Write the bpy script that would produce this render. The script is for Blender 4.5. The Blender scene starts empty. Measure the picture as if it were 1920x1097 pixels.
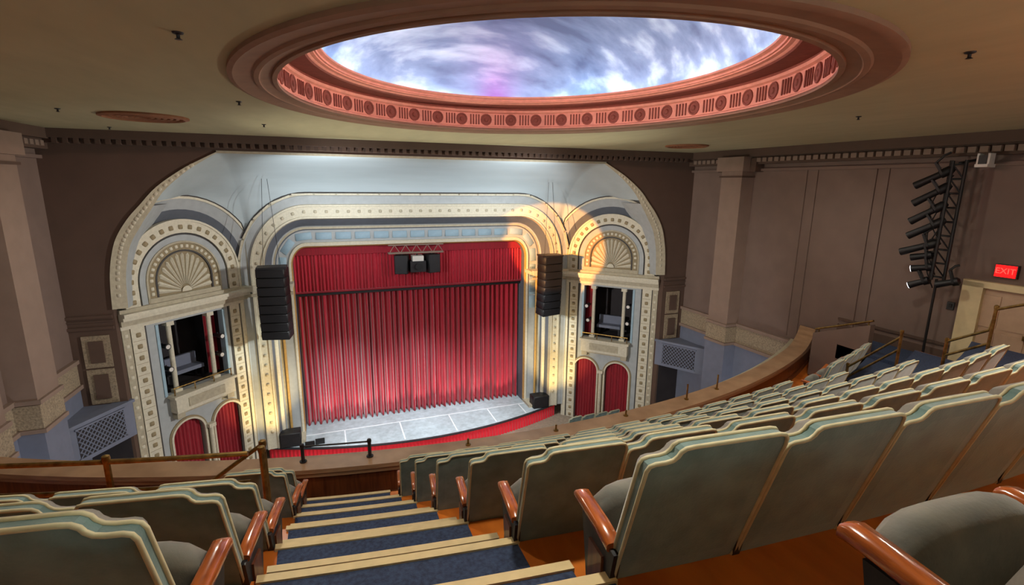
import bpy, bmesh, math, random
from mathutils import Matrix, Vector
random.seed(7)
PI = math.pi
scn = bpy.context.scene
COL = scn.collection
# ------------------------------------------------------------------ camera
F_PX, PITCH, ROLL, YAW = 939.37, math.radians(12.146), math.radians(.604), math.radians(20.653)
fw = Vector((math.sin(YAW)*math.cos(PITCH), math.cos(YAW)*math.cos(PITCH), -math.sin(PITCH)))
rt = Vector((math.cos(YAW), -math.sin(YAW), 0))
up = rt.cross(fw)
rc = rt*math.cos(ROLL) + up*math.sin(ROLL)
uc = up*math.cos(ROLL) - rt*math.sin(ROLL)
cd = bpy.data.cameras.new('camera')
cam = bpy.data.objects.new('camera', cd); COL.objects.link(cam)
cd.sensor_width = 36; cd.lens = F_PX/1920*36; cd.clip_start = .05; cd.clip_end = 200
cam.matrix_world = Matrix((rc, uc, -fw)).transposed().to_4x4()
scn.camera = cam
# ------------------------------------------------------------------ world, exposure
w = bpy.data.worlds.new('world'); scn.world = w; w.use_nodes = True
w.node_tree.nodes['Background'].inputs[0].default_value = (.5, .45, .4, 1)
w.node_tree.nodes['Background'].inputs[1].default_value = .12
scn.view_settings.view_transform = 'Standard'; scn.view_settings.look = 'None'
scn.view_settings.gamma = 1; scn.view_settings.exposure = 0.0; scn.view_settings.use_curve_mapping = False
# ------------------------------------------------------------------ house geometry (metres, camera at the origin)
C = 3.387                        # centre line of the house
ZC = 1.19                        # ceiling
ZF = -10.02                       # orchestra floor
ZS = -9.486                      # stage deck
XO, YO, XI, YI = 8.689, 15.93, 6.086, 18.66   # tower facade, outer and inner edge
YW = 15.6                        # proscenium wall
LT = math.hypot(XO-XI, YI-YO)
RC = (3.37, 26.69)               # centre of the balcony arcs
def lamp(name, kind, loc, energy, col=(1, 1, 1), radius=.15, target=None, angle=60, blend=.6, size=None, parent=None):
    l = bpy.data.lights.new(name, kind); l.energy = energy; l.color = col
    if kind == 'AREA':
        l.shape = 'RECTANGLE'; l.size, l.size_y = size
    else: l.shadow_soft_size = radius
    if kind == 'SPOT': l.spot_size = math.radians(angle); l.spot_blend = blend
    o = bpy.data.objects.new(name, l); COL.objects.link(o); o.location = loc
    if target is not None:
        o.rotation_euler = (Vector(target)-Vector(loc)).to_track_quat('-Z', 'Y').to_euler()
    return o
WARM = (1, .80, .58); COOL = (.88, .95, 1); WHITE = (1, .95, .88)
# fill lamps added behind the camera to light the seat backs
for x, e in ((-4.5, 260), (.3, 330), (5.0, 420), (10.0, 420)):
    lamp('rear_fill', 'POINT', (x, -2.4, .0), e*.36, (.80, 1, .96), .3)
# downlights in the ceiling fittings around the dome
for x, y, e in ((-1.01, 5.13, 240), (-4.1, 11.13, 150), (-1.07, 8.97, 150), (5.46, 2.40, 330), (8.6, 6.29, 330), (8.4, 2.4, 330), (1.2, 2.2, 210), (10.6, 9.5, 170)):
    lamp('ceiling_downlight', 'SPOT', (x, y, ZC-.12), e, (1, .94, .80), .08, (x, y, -5), 165, 1.)
# front-of-house spots from the lighting boom on the right wall and its twin on the left wall
lamp('boom_spot', 'SPOT', (12.4, 7.9, -.4), 2200, COOL, .12, (C-3.5, 17, -4.5), 56, .9)
lamp('boom_spot', 'SPOT', (12.4, 7.9, -1.0), 4200, WHITE, .12, (C-8, 16.5, -4.5), 46, .8)
lamp('boom_spot', 'SPOT', (C-9.2, 7.9, -.6), 4600, WHITE, .12, (C+7.5, 17, -4), 42, .8)
lamp('boom_spot', 'SPOT', (C-9.2, 7.9, -1.2), 2000, COOL, .12, (C+2.5, 18, -4.5), 54, .9)
lamp('boom_spot', 'SPOT', (C-9.0, 8.2, -.2), 38000, (1, .40, .06), .04, (C+5.0, 18.3, -2.5), 12.5, .2)
lamp('boom_spot', 'SPOT', (12.4, 7.9, -1.4), 7000, (.86, 1, .96), .05, (C-5.75, 18.6, -5.6), 7, .8)
lamp('boom_spot', 'SPOT', (C-9.2, 7.9, -1.5), 7000, (.86, 1, .98), .05, (C+5.6, 18.7, -6.0), 7, .8)
for s in (-1, 1):
    lamp('skirt_fill', 'SPOT', (C+s*2.5, 8.55, -5.1), 2000, WHITE, .08, (C+s*2.6, 17.6, -10.6), 36, .7)  # added lamps without fixtures, to brighten the stage skirt
for s in (-1, 0, 1):
    lamp('stage_wash', 'SPOT', (C+s*3.2, 15.3, .35), 2600, COOL, .1, (C+s*3.0, 18.2, -9.4), 44, .6)
for s in (-1, 1):
    lamp('cove_lamp', 'SPOT', (C+s*3.4, 14.4, -1.1), 680, COOL, .15, (C+s*2.6, 17.9, .4), 110, 1.)
    lamp('pilaster_lamp', 'SPOT', (C+s*4.6, 16.9, -9.0), 480, (1, .72, .30), .05, (C+s*5.9, 18.9, -7.2), 70, .9)
    lamp('side_lamp', 'POINT', (C+s*8.2, 9.5, -7.8), 150, (.9, .93, 1), .3)
for s in (-1, 1):                           # fill lamps added above the side ledges to lift the ceiling
    lamp('ceiling_fill', 'SPOT', (C+s*8.6, 14.3, -5.6), 2300, (1, .93, .74), .15, (C-s*1.5, 11.5, ZC), 62, 1.)
for i in range(7):
    lamp('foot_lamp', 'SPOT', (C-3.6+1.2*i, 18.9, -9.30), 80, (1, .86, .82), .04, (C-3.6+1.2*i, 20.2, -7.9), 75, .6)
for i in range(8):                          # warm lamps added inside the dome opening to brighten the opposite frieze
    a_ = PI/4*(i+.5)
    lamp('frieze_fill', 'SPOT', (3.0+3.0*math.cos(a_), 7.08+3.4*math.sin(a_), ZC+.38), 560, (1, .64, .54), .05, (3.0-3.4*math.cos(a_), 7.08-3.88*math.sin(a_), ZC+.18), 60, 1.)
# ------------------------------------------------------------------ helpers
def lin(c):
    return tuple(((v/255)/12.92 if v/255 <= .04045 else ((v/255+.055)/1.055)**2.4) for v in c)
def mat(name, col, rough=.6, nscale=6., namt=.18, bump=0., metal=0., col2=None, stretch=(1, 1, 1), coat=0., sheen=0., emit=None, spec=None, bscale=None):
    m = bpy.data.materials.new(name); m.use_nodes = True
    nt = m.node_tree; b = nt.nodes['Principled BSDF']
    a = lin(col); c2 = lin(col2) if col2 else tuple(v*(1-namt) for v in a)
    tc = nt.nodes.new('ShaderNodeTexCoord'); mp = nt.nodes.new('ShaderNodeMapping'); mp.inputs['Scale'].default_value = stretch
    nz = nt.nodes.new('ShaderNodeTexNoise'); nz.inputs['Scale'].default_value = nscale; nz.inputs['Detail'].default_value = 5
    nt.links.new(tc.outputs['Object'], mp.inputs['Vector']); nt.links.new(mp.outputs['Vector'], nz.inputs['Vector'])
    rp = nt.nodes.new('ShaderNodeValToRGB'); rp.color_ramp.elements[0].position = .3; rp.color_ramp.elements[1].position = .7
    rp.color_ramp.elements[0].color = (*c2, 1); rp.color_ramp.elements[1].color = (*a, 1)
    nt.links.new(nz.outputs['Fac'], rp.inputs['Fac']); nt.links.new(rp.outputs['Color'], b.inputs['Base Color'])
    b.inputs['Roughness'].default_value = rough; b.inputs['Metallic'].default_value = metal
    if coat: b.inputs['Coat Weight'].default_value = coat; b.inputs['Coat Roughness'].default_value = .15
    if sheen: b.inputs['Sheen Weight'].default_value = sheen; b.inputs['Sheen Roughness'].default_value = .4
    if spec is not None: b.inputs['Specular IOR Level'].default_value = spec
    if bump:
        n2 = nz
        if bscale:
            n2 = nt.nodes.new('ShaderNodeTexNoise'); n2.inputs['Scale'].default_value = bscale; n2.inputs['Detail'].default_value = 4
            nt.links.new(mp.outputs['Vector'], n2.inputs['Vector'])
        bp = nt.nodes.new('ShaderNodeBump'); bp.inputs['Strength'].default_value = bump; bp.inputs['Distance'].default_value = .02
        nt.links.new(n2.outputs['Fac'], bp.inputs['Height']); nt.links.new(bp.outputs['Normal'], b.inputs['Normal'])
    if emit:
        b.inputs['Emission Color'].default_value = (*lin(emit[0]), 1); b.inputs['Emission Strength'].default_value = emit[1]
    return m
M = dict(
    ceiling=mat('ceiling_plaster', (178, 172, 138), .85, 3, .12, .1, stretch=(1, .3, 1)),
    wall=mat('taupe_wall', (120, 100, 90), .8, 2, .14, .05),
    wall_dark=mat('umber_wall', (90, 69, 57), .8, 2, .14, .05),
    pier=mat('pier_plaster', (140, 118, 104), .8, 3, .12),
    blue_wall=mat('slate_blue_dado', (112, 117, 134), .7, 4, .12),
    cream=mat('cream_plaster', (208, 200, 178), .7, 14, .16, .15, bscale=40),
    cream_d=mat('aged_cream_plaster', (178, 168, 144), .7, 10, .2, .15, bscale=40),
    line=mat('dark_outline_paint', (64, 60, 58), .7, 10, .2),
    stud=mat('ornament_umber', (146, 130, 98), .7, 20, .2),
    grey=mat('blue_grey_plaster', (168, 172, 172), .7, 5, .14),
    grey_shaded=mat('shaded_grey_plaster', (92, 97, 106), .7, 5, .14),  # grey plaster darkened to paint shade into the arch recesses
    cove=mat('cove_plaster', (172, 183, 186), .75, 1.2, .12, stretch=(.25, 1, 2)),
    panel=mat('pale_blue_panel', (150, 176, 190), .6, 5, .15),
    gold=mat('gilt_paint', (190, 150, 84), .45, 10, .25),
    frieze=mat('frieze_ornament', (166, 148, 122), .75, 26, .5, .3, bscale=30),
    black=mat('black_paint', (16, 15, 17), .5, 8, .3),
    black_g=mat('black_grille', (26, 24, 28), .6, 60, .5, .3),
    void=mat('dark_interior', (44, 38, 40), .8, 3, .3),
    red=mat('red_velvet', (188, 18, 46), .75, 30, .25, sheen=.6, stretch=(1, 1, .1)),
    red_s=mat('scarlet_skirt_cloth', (214, 14, 40), .7, 30, .2, sheen=.4, stretch=(1, 1, .1)),
    red_d=mat('crimson_door_cloth', (150, 12, 34), .8, 30, .3, sheen=.4, stretch=(1, 1, .1)),
    deck=mat('stage_deck_paint', (178, 192, 198), .55, 5, .3, .05),
    edge=mat('stage_edge_black', (30, 32, 36), .6, 6, .2),
    tape=mat('white_tape', (226, 232, 236), .6, 6, .1),
    salmon=mat('salmon_plaster', (232, 160, 138), .65, 9, .16, .1),
    salmon_d=mat('rust_plaster', (140, 74, 60), .7, 12, .25, .1),
    ring=mat('ring_plaster', (150, 116, 94), .75, 4, .2, .08),
    velvet=mat('sage_velvet', (112, 138, 134), .72, 7, .22, .06, sheen=.8, col2=(80, 106, 104), bscale=90),
    velvet_f=mat('grey_velvet_cushion', (128, 124, 112), .75, 7, .2, .06, sheen=.5, col2=(92, 92, 86), bscale=90),
    piping=mat('pale_piping', (206, 196, 158), .6, 18, .2),
    wood=mat('varnished_orange_wood', (232, 132, 50), .3, 5, .4, .04, col2=(182, 88, 26), stretch=(1, .25, 6), coat=.7),
    armwood=mat('varnished_arm_wood', (196, 104, 46), .22, 8, .4, .03, col2=(126, 58, 22), stretch=(4, 1, 4), coat=.9),
    cap=mat('parapet_cap_wood', (178, 142, 108), .35, 6, .3, .04, col2=(146, 112, 82), stretch=(.4, .4, 4), coat=.4),
    panelwood=mat('parapet_panel_wood', (116, 62, 28), .45, 6, .35, .04, col2=(78, 36, 14), stretch=(4, 4, .4), coat=.3),
    iron=mat('cast_iron', (34, 32, 36), .45, 20, .4, .1),
    carpet=mat('navy_carpet', (56, 70, 98), .95, 40, .35, .3, col2=(36, 44, 66), bscale=120),
    nosing=mat('cream_nosing', (214, 190, 140), .6, 12, .15),
    brass=mat('aged_brass', (168, 136, 78), .32, 12, .3, metal=.85, col2=(104, 80, 42)),
    floor=mat('orchestra_carpet', (140, 124, 106), .9, 10, .3),
    doorp=mat('cream_door_paint', (222, 202, 156), .5, 6, .12),
    doorw=mat('pink_beige_door', (196, 164, 134), .5, 6, .12),
    exit_r=mat('exit_red', (255, 10, 14), .5, 4, .02, emit=((255, 6, 10), 2.2)),
    exit_w=mat('exit_case', (60, 50, 48), .5, 4, .1),
    lens=mat('lit_lens', (240, 240, 245), .3, 4, .02, emit=((250, 248, 255), 3.)),
    white=mat('white_plastic', (214, 208, 200), .5, 4, .1),
    vent=mat('vent_terracotta', (150, 96, 62), .6, 10, .25),
)
WM = {}
def reg(o, mw): WM[o.name] = mw
def thing(name, loc, label, cat, group=None, mw=None):
    o = bpy.data.objects.new(name, None); COL.objects.link(o)
    o.empty_display_size = .1
    m = mw if mw is not None else Matrix.Translation(Vector(loc))
    o.matrix_world = m; reg(o, m)
    o['label'] = label; o['category'] = cat
    if group: o['group'] = group
    return o
def struct(o): o['kind'] = 'structure'; return o
def tag(o, label, cat, group=None):
    o['label'] = label; o['category'] = cat
    if group: o['group'] = group
    return o
def link(name, me, parent=None, mw=None):
    o = bpy.data.objects.new(name, me); COL.objects.link(o)
    m = mw if mw is not None else Matrix.Identity(4)
    if parent is not None:
        o.parent = parent; o.matrix_parent_inverse = WM[parent.name].inverted()
    o.matrix_basis = m; reg(o, m)
    return o
def mesh(name, V, Fs, m, smooth=False, auto=None):
    me = bpy.data.meshes.new(name); me.from_pydata([tuple(v) for v in V], [], Fs)
    bm = bmesh.new(); bm.from_mesh(me); bmesh.ops.recalc_face_normals(bm, faces=bm.faces); bm.to_mesh(me); bm.free()
    me.materials.append(M[m] if isinstance(m, str) else m)
    if smooth:
        for p in me.polygons: p.use_smooth = True
        if auto: me.set_sharp_from_angle(angle=math.radians(auto))
    return me
def mk(name, V, Fs, m, parent=None, smooth=False, auto=None):
    return link(name, mesh(name, V, Fs, m, smooth, auto), parent)
BOXF = [(0, 1, 3, 2), (4, 6, 7, 5), (0, 4, 5, 1), (2, 3, 7, 6), (0, 2, 6, 4), (1, 5, 7, 3)]
def boxv(x0, x1, y0, y1, z0, z1): return [(x, y, z) for x in (x0, x1) for y in (y0, y1) for z in (z0, z1)]
class MB:                                  # collects shapes into one mesh
    def __init__(s): s.V = []; s.F = []
    def add(s, V, Fs):
        n = len(s.V); s.V += [tuple(v) for v in V]; s.F += [tuple(i+n for i in f) for f in Fs]; return s
    def box(s, *a): return s.add(boxv(*a), BOXF)
    def tube(s, pts, r, k=8, cap=True):
        pts = [Vector(p) for p in pts]; n = len(pts); V = []; Fs = []
        rr = r if isinstance(r, (list, tuple)) else [r]*n
        prev = None
        for i, p in enumerate(pts):
            d = (pts[min(i+1, n-1)]-pts[max(i-1, 0)]).normalized()
            a = Vector((0, 0, 1)) if abs(d.z) < .9 else Vector((1, 0, 0))
            if prev is not None: a = prev
            u = (a-d*a.dot(d)).normalized(); prev = u; v = d.cross(u)
            for j in range(k):
                t = 2*PI*j/k; V.append(p+(u*math.cos(t)+v*math.sin(t))*rr[i])
        for i in range(n-1):
            for j in range(k): Fs.append((i*k+j, i*k+(j+1) % k, (i+1)*k+(j+1) % k, (i+1)*k+j))
        if cap: Fs += [tuple(range(k))[::-1], tuple((n-1)*k+j for j in range(k))]
        return s.add(V, Fs)
    def loft(s, P, Q, close=False):
        n = len(P); Fs = [(i, (i+1) % (n), n+(i+1) % n, n+i) for i in range(n if close else n-1)]
        return s.add(list(P)+list(Q), Fs)
    def lathe(s, prof, n=24, cx=0, cy=0, sy=1.):
        V = []; k = len(prof)
        for i in range(n):
            t = 2*PI*i/n
            V += [(cx+r*math.cos(t), cy+sy*r*math.sin(t), z) for r, z in prof]
        Fs = [(i*k+j, ((i+1) % n)*k+j, ((i+1) % n)*k+j+1, i*k+j+1) for i in range(n) for j in range(k-1)]
        return s.add(V, Fs)
    def build(s, name, m, parent=None, smooth=False, auto=None): return mk(name, s.V, s.F, m, parent, smooth, auto)
    def mesh(s, name, m, smooth=False, auto=None): return mesh(name, s.V, s.F, m, smooth, auto)
def bevelled(me, w, seg=2):
    bm = bmesh.new(); bm.from_mesh(me); bmesh.ops.remove_doubles(bm, verts=bm.verts, dist=1e-5)
    bmesh.ops.bevel(bm, geom=list(bm.edges), offset=w, segments=seg, affect='EDGES', profile=.5)
    bm.to_mesh(me); bm.free()
    for p in me.polygons: p.use_smooth = True
    me.set_sharp_from_angle(angle=math.radians(50)); return me
def catmull(P, k=6):
    out = []
    for i in range(len(P)-1):
        p0, p1, p2, p3 = (Vector(P[max(i-1, 0)]), Vector(P[i]), Vector(P[i+1]), Vector(P[min(i+2, len(P)-1)]))
        for j in range(k):
            t = j/k; out.append(.5*((2*p1)+(-p0+p2)*t+(2*p0-5*p1+4*p2-p3)*t*t+(-p0+3*p1-3*p2+p3)*t**3))
    out.append(Vector(P[-1])); return out
ORD = ['first', 'second', 'third', 'fourth', 'fifth', 'sixth', 'seventh', 'eighth', 'ninth', 'tenth', 'eleventh', 'twelfth', 'thirteenth', 'fourteenth',
       'fifteenth', 'sixteenth', 'seventeenth', 'eighteenth', 'nineteenth', 'twentieth', 'twenty-first', 'twenty-second', 'twenty-third', 'twenty-fourth', 'twenty-fifth']
XRW = lambda y: C+9.716+.05*(15.46-y)      # right wall
XLW = lambda y: 2*C-XRW(y)                 # left wall
YB = -5.5                                   # rear wall
# ------------------------------------------------------------------ setting: floor, walls, ceiling
struct(mk('floor', boxv(C-11.5, C+11.5, YB-.3, 24, ZF-.2, ZF), BOXF, 'floor'))
for side, s, X in (('left', -1, XLW), ('right', 1, XRW)):
    V = [(X(y)+s*o, y, z) for o in (0, .3) for y in (YB, YW+.1) for z in (ZF, ZC)]
    struct(mk('wall_'+side, V, BOXF, 'wall'))
struct(mk('wall_back', boxv(C-11, C+11, YB-.3, YB, ZF, ZC), BOXF, 'wall'))
# proscenium wall: a plate with the great arch cut out of it
AR = catmull([(8.68, -3.3), (8.63, -2.5), (8.52, -1.9), (8.36, -1.43), (8.07, -.97), (7.75, -.6), (7.34, -.15), (6.75, .29), (6.3, .55), (5.88, .77)], 4)
AR = [(p.x, p.y) for p in AR]
half = [(8.68, ZF), (8.68, -3.9)]+AR
outr = []
for x, z in half:
    if z <= -3.3: outr.append((10.4, z))
    else:
        t = (z+3.3)/(.77+3.3)
        outr.append((10.4, -3.3+t/.6*4.49) if t < .6 else (10.4-(t-.6)/.4*4.5, ZC))
def both(P): return [(C-x, z) for x, z in P]+[(C+x, z) for x, z in P[::-1]]
mb = MB(); a, b = both(half), both(outr)
mb.loft([(x, YW, z) for x, z in a], [(x, YW, z) for x, z in b]).loft([(x, YW, z) for x, z in a], [(x, YW+.25, z) for x, z in a])
wp = struct(mb.build('wall_front', 'wall_dark'))
# mouldings and cream panels of the flat wall beside the towers
for s in (-1, 1):
    for z0, z1, d in ((-3.52, -3.44, .05), (-3.62, -3.58, .03), (-3.82, -3.74, .05)):
        mk('moulding', boxv(*sorted((C+s*8.72, C+s*9.8)), YW-d, YW+.02, z0, z1), BOXF, 'wall_dark', wp)
    for x0, x1, z0, z1 in ((8.86, 9.46, -4.85, -3.98), (8.86, 9.46, -5.86, -4.9)):
        mk('ornament_panel', boxv(*sorted((C+s*x0, C+s*x1)), YW-.04, YW+.01, z0, z1), BOXF, 'frieze', wp)
        mk('panel_moulding', boxv(*sorted((C+s*(x0+.14), C+s*(x1-.14))), YW-.07, YW, z0+.14, z1-.14), BOXF, 'wall_dark', wp)
# ceiling with a round opening for the dome
DC = (3.0, 7.08); RO, RI, SY = 3.90, 3.40, 1.14
mb = MB(); n = 96; P = []; Q = []
bx0, bx1, by0, by1 = C-10.6, C+10.9, YB-.3, YW+.3
for i in range(n):
    t = 2*PI*i/n; c, s_ = math.cos(t), math.sin(t)
    P.append((DC[0]+(RO-.1)*c, DC[1]+SY*(RO-.1)*s_, ZC))
    k = min(((bx1-DC[0])/c if c > 0 else (bx0-DC[0])/c) if abs(c) > 1e-6 else 1e9, ((by1-DC[1])/s_ if s_ > 0 else (by0-DC[1])/s_) if abs(s_) > 1e-6 else 1e9)
    Q.append((DC[0]+k*c, DC[1]+k*s_, ZC))
for cx_, cy_ in ((bx0, by0), (bx0, by1), (bx1, by0), (bx1, by1)):
    j = min(range(n), key=lambda i: (Q[i][0]-cx_)**2+(Q[i][1]-cy_)**2); Q[j] = (cx_, cy_, ZC)
mb.loft(P, Q, True)
ceil = struct(mb.build('ceiling', 'ceiling'))
# ------------------------------------------------------------------ dome in the ceiling
dome = thing('ceiling_dome', (*DC, ZC), 'round ceiling dome glowing blue and white inside a salmon frieze ring', 'dome')
MB().lathe([(RO, ZC+.02), (RO, ZC-.04), (RO-.05, ZC-.055), (RO-.10, ZC-.035), (RO-.24, ZC-.02), (RO-.26, ZC-.04), (RO-.31, ZC-.045), (RO-.34, ZC-.02), (RI+.06, ZC-.0), (RI+.05, ZC-.025), (RI, ZC-.025), (RI, ZC+.02)], 128, *DC, SY).build('ring_moulding', 'ring', dome, True, 35)
MB().lathe([(RI, ZC), (RI, ZC+.04), (RI+.03, ZC+.06), (RI+.03, ZC+.32), (RI-.01, ZC+.34), (RI-.02, ZC+.38), (RI+.02, ZC+.40)], 128, *DC, SY).build('frieze_band', 'salmon', dome, True, 35)
MB().lathe([(RI+.02, ZC+.40), (RI+.02, ZC+.43), (3.10, ZC+.43), (3.08, ZC+.45)], 128, *DC, SY).build('recess_band', 'salmon_d', dome, True, 35)
MB().lathe([(3.08, ZC+.45), (3.06, ZC+.46), (3.03, ZC+.495), (2.97, ZC+.50), (2.97, ZC+.53), (2.92, ZC+.55), (2.92, ZC+.58), (2.98, ZC+.58), (3.00, ZC+.48), (3.12, ZC+.46)], 128, *DC, SY).build('rim_moulding', 'salmon', dome, True, 35)
med = MB().lathe([(.125, 0), (.12, .02), (.095, .025), (.085, .012), (.05, .012), (.035, .03), (0.001, .035)], 14).mesh('medallion', 'salmon_d', True, 40)
flu = bevelled(MB().box(-.014, .014, -.105, .105, 0, .02).mesh('flute', 'salmon_d'), .006, 1)
NM = 40
for i in range(NM):
    for j, dt in enumerate((0, .30, .41, .52, .63)):
        t = 2*PI*(i+dt+.1)/NM
        m = Matrix.Translation((DC[0]+(RI+.03)*math.cos(t), DC[1]+SY*(RI+.03)*math.sin(t), ZC+.19)) @ Matrix.Rotation(t, 4, 'Z') @ Matrix.Rotation(-PI/2, 4, 'Y') @ Matrix.Rotation(PI/2, 4, 'Z')
        link('medallion' if j == 0 else 'flute', med if j == 0 else flu, dome, m)
# dome shell: painted plaster sky
dm = bpy.data.materials.new('painted_sky'); dm.use_nodes = True; nt = dm.node_tree; b = nt.nodes['Principled BSDF']
tc = nt.nodes.new('ShaderNodeTexCoord'); mp = nt.nodes.new('ShaderNodeMapping'); mp.inputs['Scale'].default_value = (.35, 1.3, 1.2)
nz = nt.nodes.new('ShaderNodeTexNoise'); nz.inputs['Scale'].default_value = 1.5; nz.inputs['Detail'].default_value = 7; nz.inputs['Distortion'].default_value = .15
rp = nt.nodes.new('ShaderNodeValToRGB')
for e, (p_, c_) in zip([rp.color_ramp.elements[0], rp.color_ramp.elements[1], rp.color_ramp.elements.new(.5)], ((.32, (84, 90, 116)), (.72, (176, 184, 196)), (.5, (118, 126, 150)))):
    e.position = p_; e.color = (*lin(c_), 1)
nt.links.new(tc.outputs['Object'], mp.inputs['Vector']); nt.links.new(mp.outputs['Vector'], nz.inputs['Vector']); nt.links.new(nz.outputs['Fac'], rp.inputs['Fac']); nt.links.new(rp.outputs['Color'], b.inputs['Base Color']); b.inputs['Roughness'].default_value = .8
M['sky'] = dm
prof = [(3.12, ZC+.46), (3.46, ZC+.48), (3.5, ZC+.60)]+[(3.5*math.cos(a_), ZC+.65+1.6*math.sin(a_)) for a_ in [PI/2*k/14 for k in range(1, 15)]]
prof[-1] = (.001, prof[-1][1])
MB().lathe(prof, 96, *DC, SY).build('dome_shell', 'sky', dome, True)
# light strips lying in the trough behind the rim
LED = {}
for k, (c_, e_) in dict(white=((225, 250, 255), 44), cyan=((150, 220, 255), 40), pink=((255, 60, 215), 34), violet=((150, 130, 255), 26)).items():
    LED[k] = mat('strip_'+k, c_, .5, 4, .02, emit=(c_, e_))
seq = 'wwwwcwwpwwwwwcwwpwwvwwwcwwwpwwcwww'
for i, ch in enumerate(seq):
    t0 = 2*PI*i/len(seq); t1 = 2*PI*(i+.86)/len(seq)
    if i % 3 == 1 and ch == 'w': t1 = 2*PI*(i+.6)/len(seq)
    pts = [(DC[0]+3.24*math.cos(t0+(t1-t0)*j/6), DC[1]+SY*3.24*math.sin(t0+(t1-t0)*j/6), ZC+.52) for j in range(7)]
    MB().tube(pts, .03, 6).build('light_strip', LED[dict(w='white', p='pink', c='cyan', v='violet')[ch]], dome, True)
# ------------------------------------------------------------------ side walls: piers, cornice, frieze, panels
n_tr = [0]
def trim(V, Fs, m, parent=None):
    n_tr[0] += 1
    return struct(mk('trim_%d' % n_tr[0], V, Fs, m))
den = MB().box(-.05, .05, -.075, .075, -.06, .06).mesh('dentil', 'pier')
for s, X in ((-1, XLW), (1, XRW)):
    def wb(y0, y1, z0, z1, d, X=X, s=s): return [(X(y)-s*o, y, z) for o in (0, d) for y in (y0, y1) for z in (z0, z1)]
    cor = trim(wb(-5, YW, .95, ZC, .42), BOXF, 'wall_dark')
    mk('bed_moulding', wb(-5, YW, .72, .95, .26), BOXF, 'wall_dark', cor)
    mk('fillet', wb(-5, YW, .50, .58, .12), BOXF, 'wall', cor)
    for i in range(62):
        y = 15.2-.21*i
        if 12.6 < y < 14.0: continue
        link('dentil', den, cor, Matrix.Translation((X(y)-s*.30, y, .84)))
    # frieze band and slate dado
    f = trim(wb(-5, YW, -5.28, -4.70, .06), BOXF, 'frieze')
    mk('frieze_rail', wb(-5, YW, -4.70, -4.60, .12), BOXF, 'pier', f); mk('frieze_rail', wb(-5, YW, -5.38, -5.28, .12), BOXF, 'pier', f)
    trim(wb(-5, YW, ZF, -5.38, .04), BOXF, 'blue_wall')
    # piers
    for y0, y1 in ((12.90, 13.75), (11.0, 11.85))[:2 if s < 0 else 1]:
        p = trim(wb(y0, y1, -5.3, .62, .5), BOXF, 'pier')
        mk('capital', wb(y0-.12, y1+.12, .50, .95, .62), BOXF, 'pier', p)
        mk('neck_moulding', wb(y0-.05, y1+.05, .30, .36, .55), BOXF, 'wall_dark', p)
        for yy in (y0-.34, y1+.12):
            mk('bracket', wb(yy, yy+.22, .48, .90, .34), BOXF, 'wall_dark', p)
        mk('pier_frieze', wb(y0-.02, y1+.02, -5.26, -4.72, .53), BOXF, 'frieze', p)
        for z in (-4.70, -5.36): mk('pier_rail', wb(y0-.04, y1+.04, z, z+.09, .57), BOXF, 'pier', p)
        mk('pier_base', wb(y0-.02, y1+.02, ZF, -5.36, .52), BOXF, 'blue_wall', p)
    # raised vertical stiles that divide the wall into panels
    for yy in ((11.05, 10.72, 9.12, 8.82) if s > 0 else (10.3, 9.9)):
        trim(wb(yy-.03, yy+.03, -4.5, .5, .03), BOXF, 'wall')
# cornice across the proscenium wall
cor = trim(boxv(C-9.6, C+9.6, YW-.35, YW, .98, ZC), BOXF, 'wall_dark')
mk('bed_moulding', boxv(C-9.6, C+9.6, YW-.18, YW, .86, .98), BOXF, 'wall_dark', cor)
den2 = den.copy(); den2.materials.clear(); den2.materials.append(M['wall_dark'])
for i in range(88): link('dentil', den2, cor, Matrix.Translation((C-9.2+.21*i, YW-.22, .92)))
# ------------------------------------------------------------------ balcony tiers, stairs and parapet
def tier_R(n): return 24.44-.9*n
def tier_z(n): return -2.03-.5*n
def arc(R, x0, x1, k=40):
    return [(x0+(x1-x0)*i/k, RC[1]-math.sqrt(max(R*R-(x0+(x1-x0)*i/k-RC[0])**2, 0))) for i in range(k+1)]
def xaR(n): return .93-.05*n               # right edge of the aisle
def xaL(n): return -.42-.02*n              # left edge of the aisle
def sector(R0, R1, xa, xb, z0, z1, k=40):
    P, Q = arc(R0, xa, xb, k), arc(R1, xa, xb, k)
    mb = MB(); a = [(x, y, z1) for x, y in P]; b = [(x, y, z1) for x, y in Q]; c = [(x, y, z0) for x, y in P]; d = [(x, y, z0) for x, y in Q]
    mb.loft(a, b).loft(c, d).loft(a, c).loft(b, d)
    for i in (0, -1): mb.add([a[i], b[i], d[i], c[i]], [(0, 1, 2, 3)])
    return mb
for n in range(-3, 7):
    R0 = tier_R(n) if n < 6 else 19.30
    xb = 13.3 if n > 3 or n < 0 else 12.25
    struct(sector(R0, tier_R(n)+.9+.02 if n > -3 else 32., -1.25 if 4 <= n <= 5 else -6.2, xb, tier_z(n)-.56, tier_z(n)).build('floor_tier', 'wood'))
struct(mk('floor_landing', boxv(12.2, 13.55, 4.4, 8.6, -4.3, -3.93), BOXF, 'carpet'))
st = thing('balcony_stairs', (.3, 2.4, tier_z(0)), 'navy carpeted balcony stairs with cream nosings running down between the seats', 'stairs')
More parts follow.
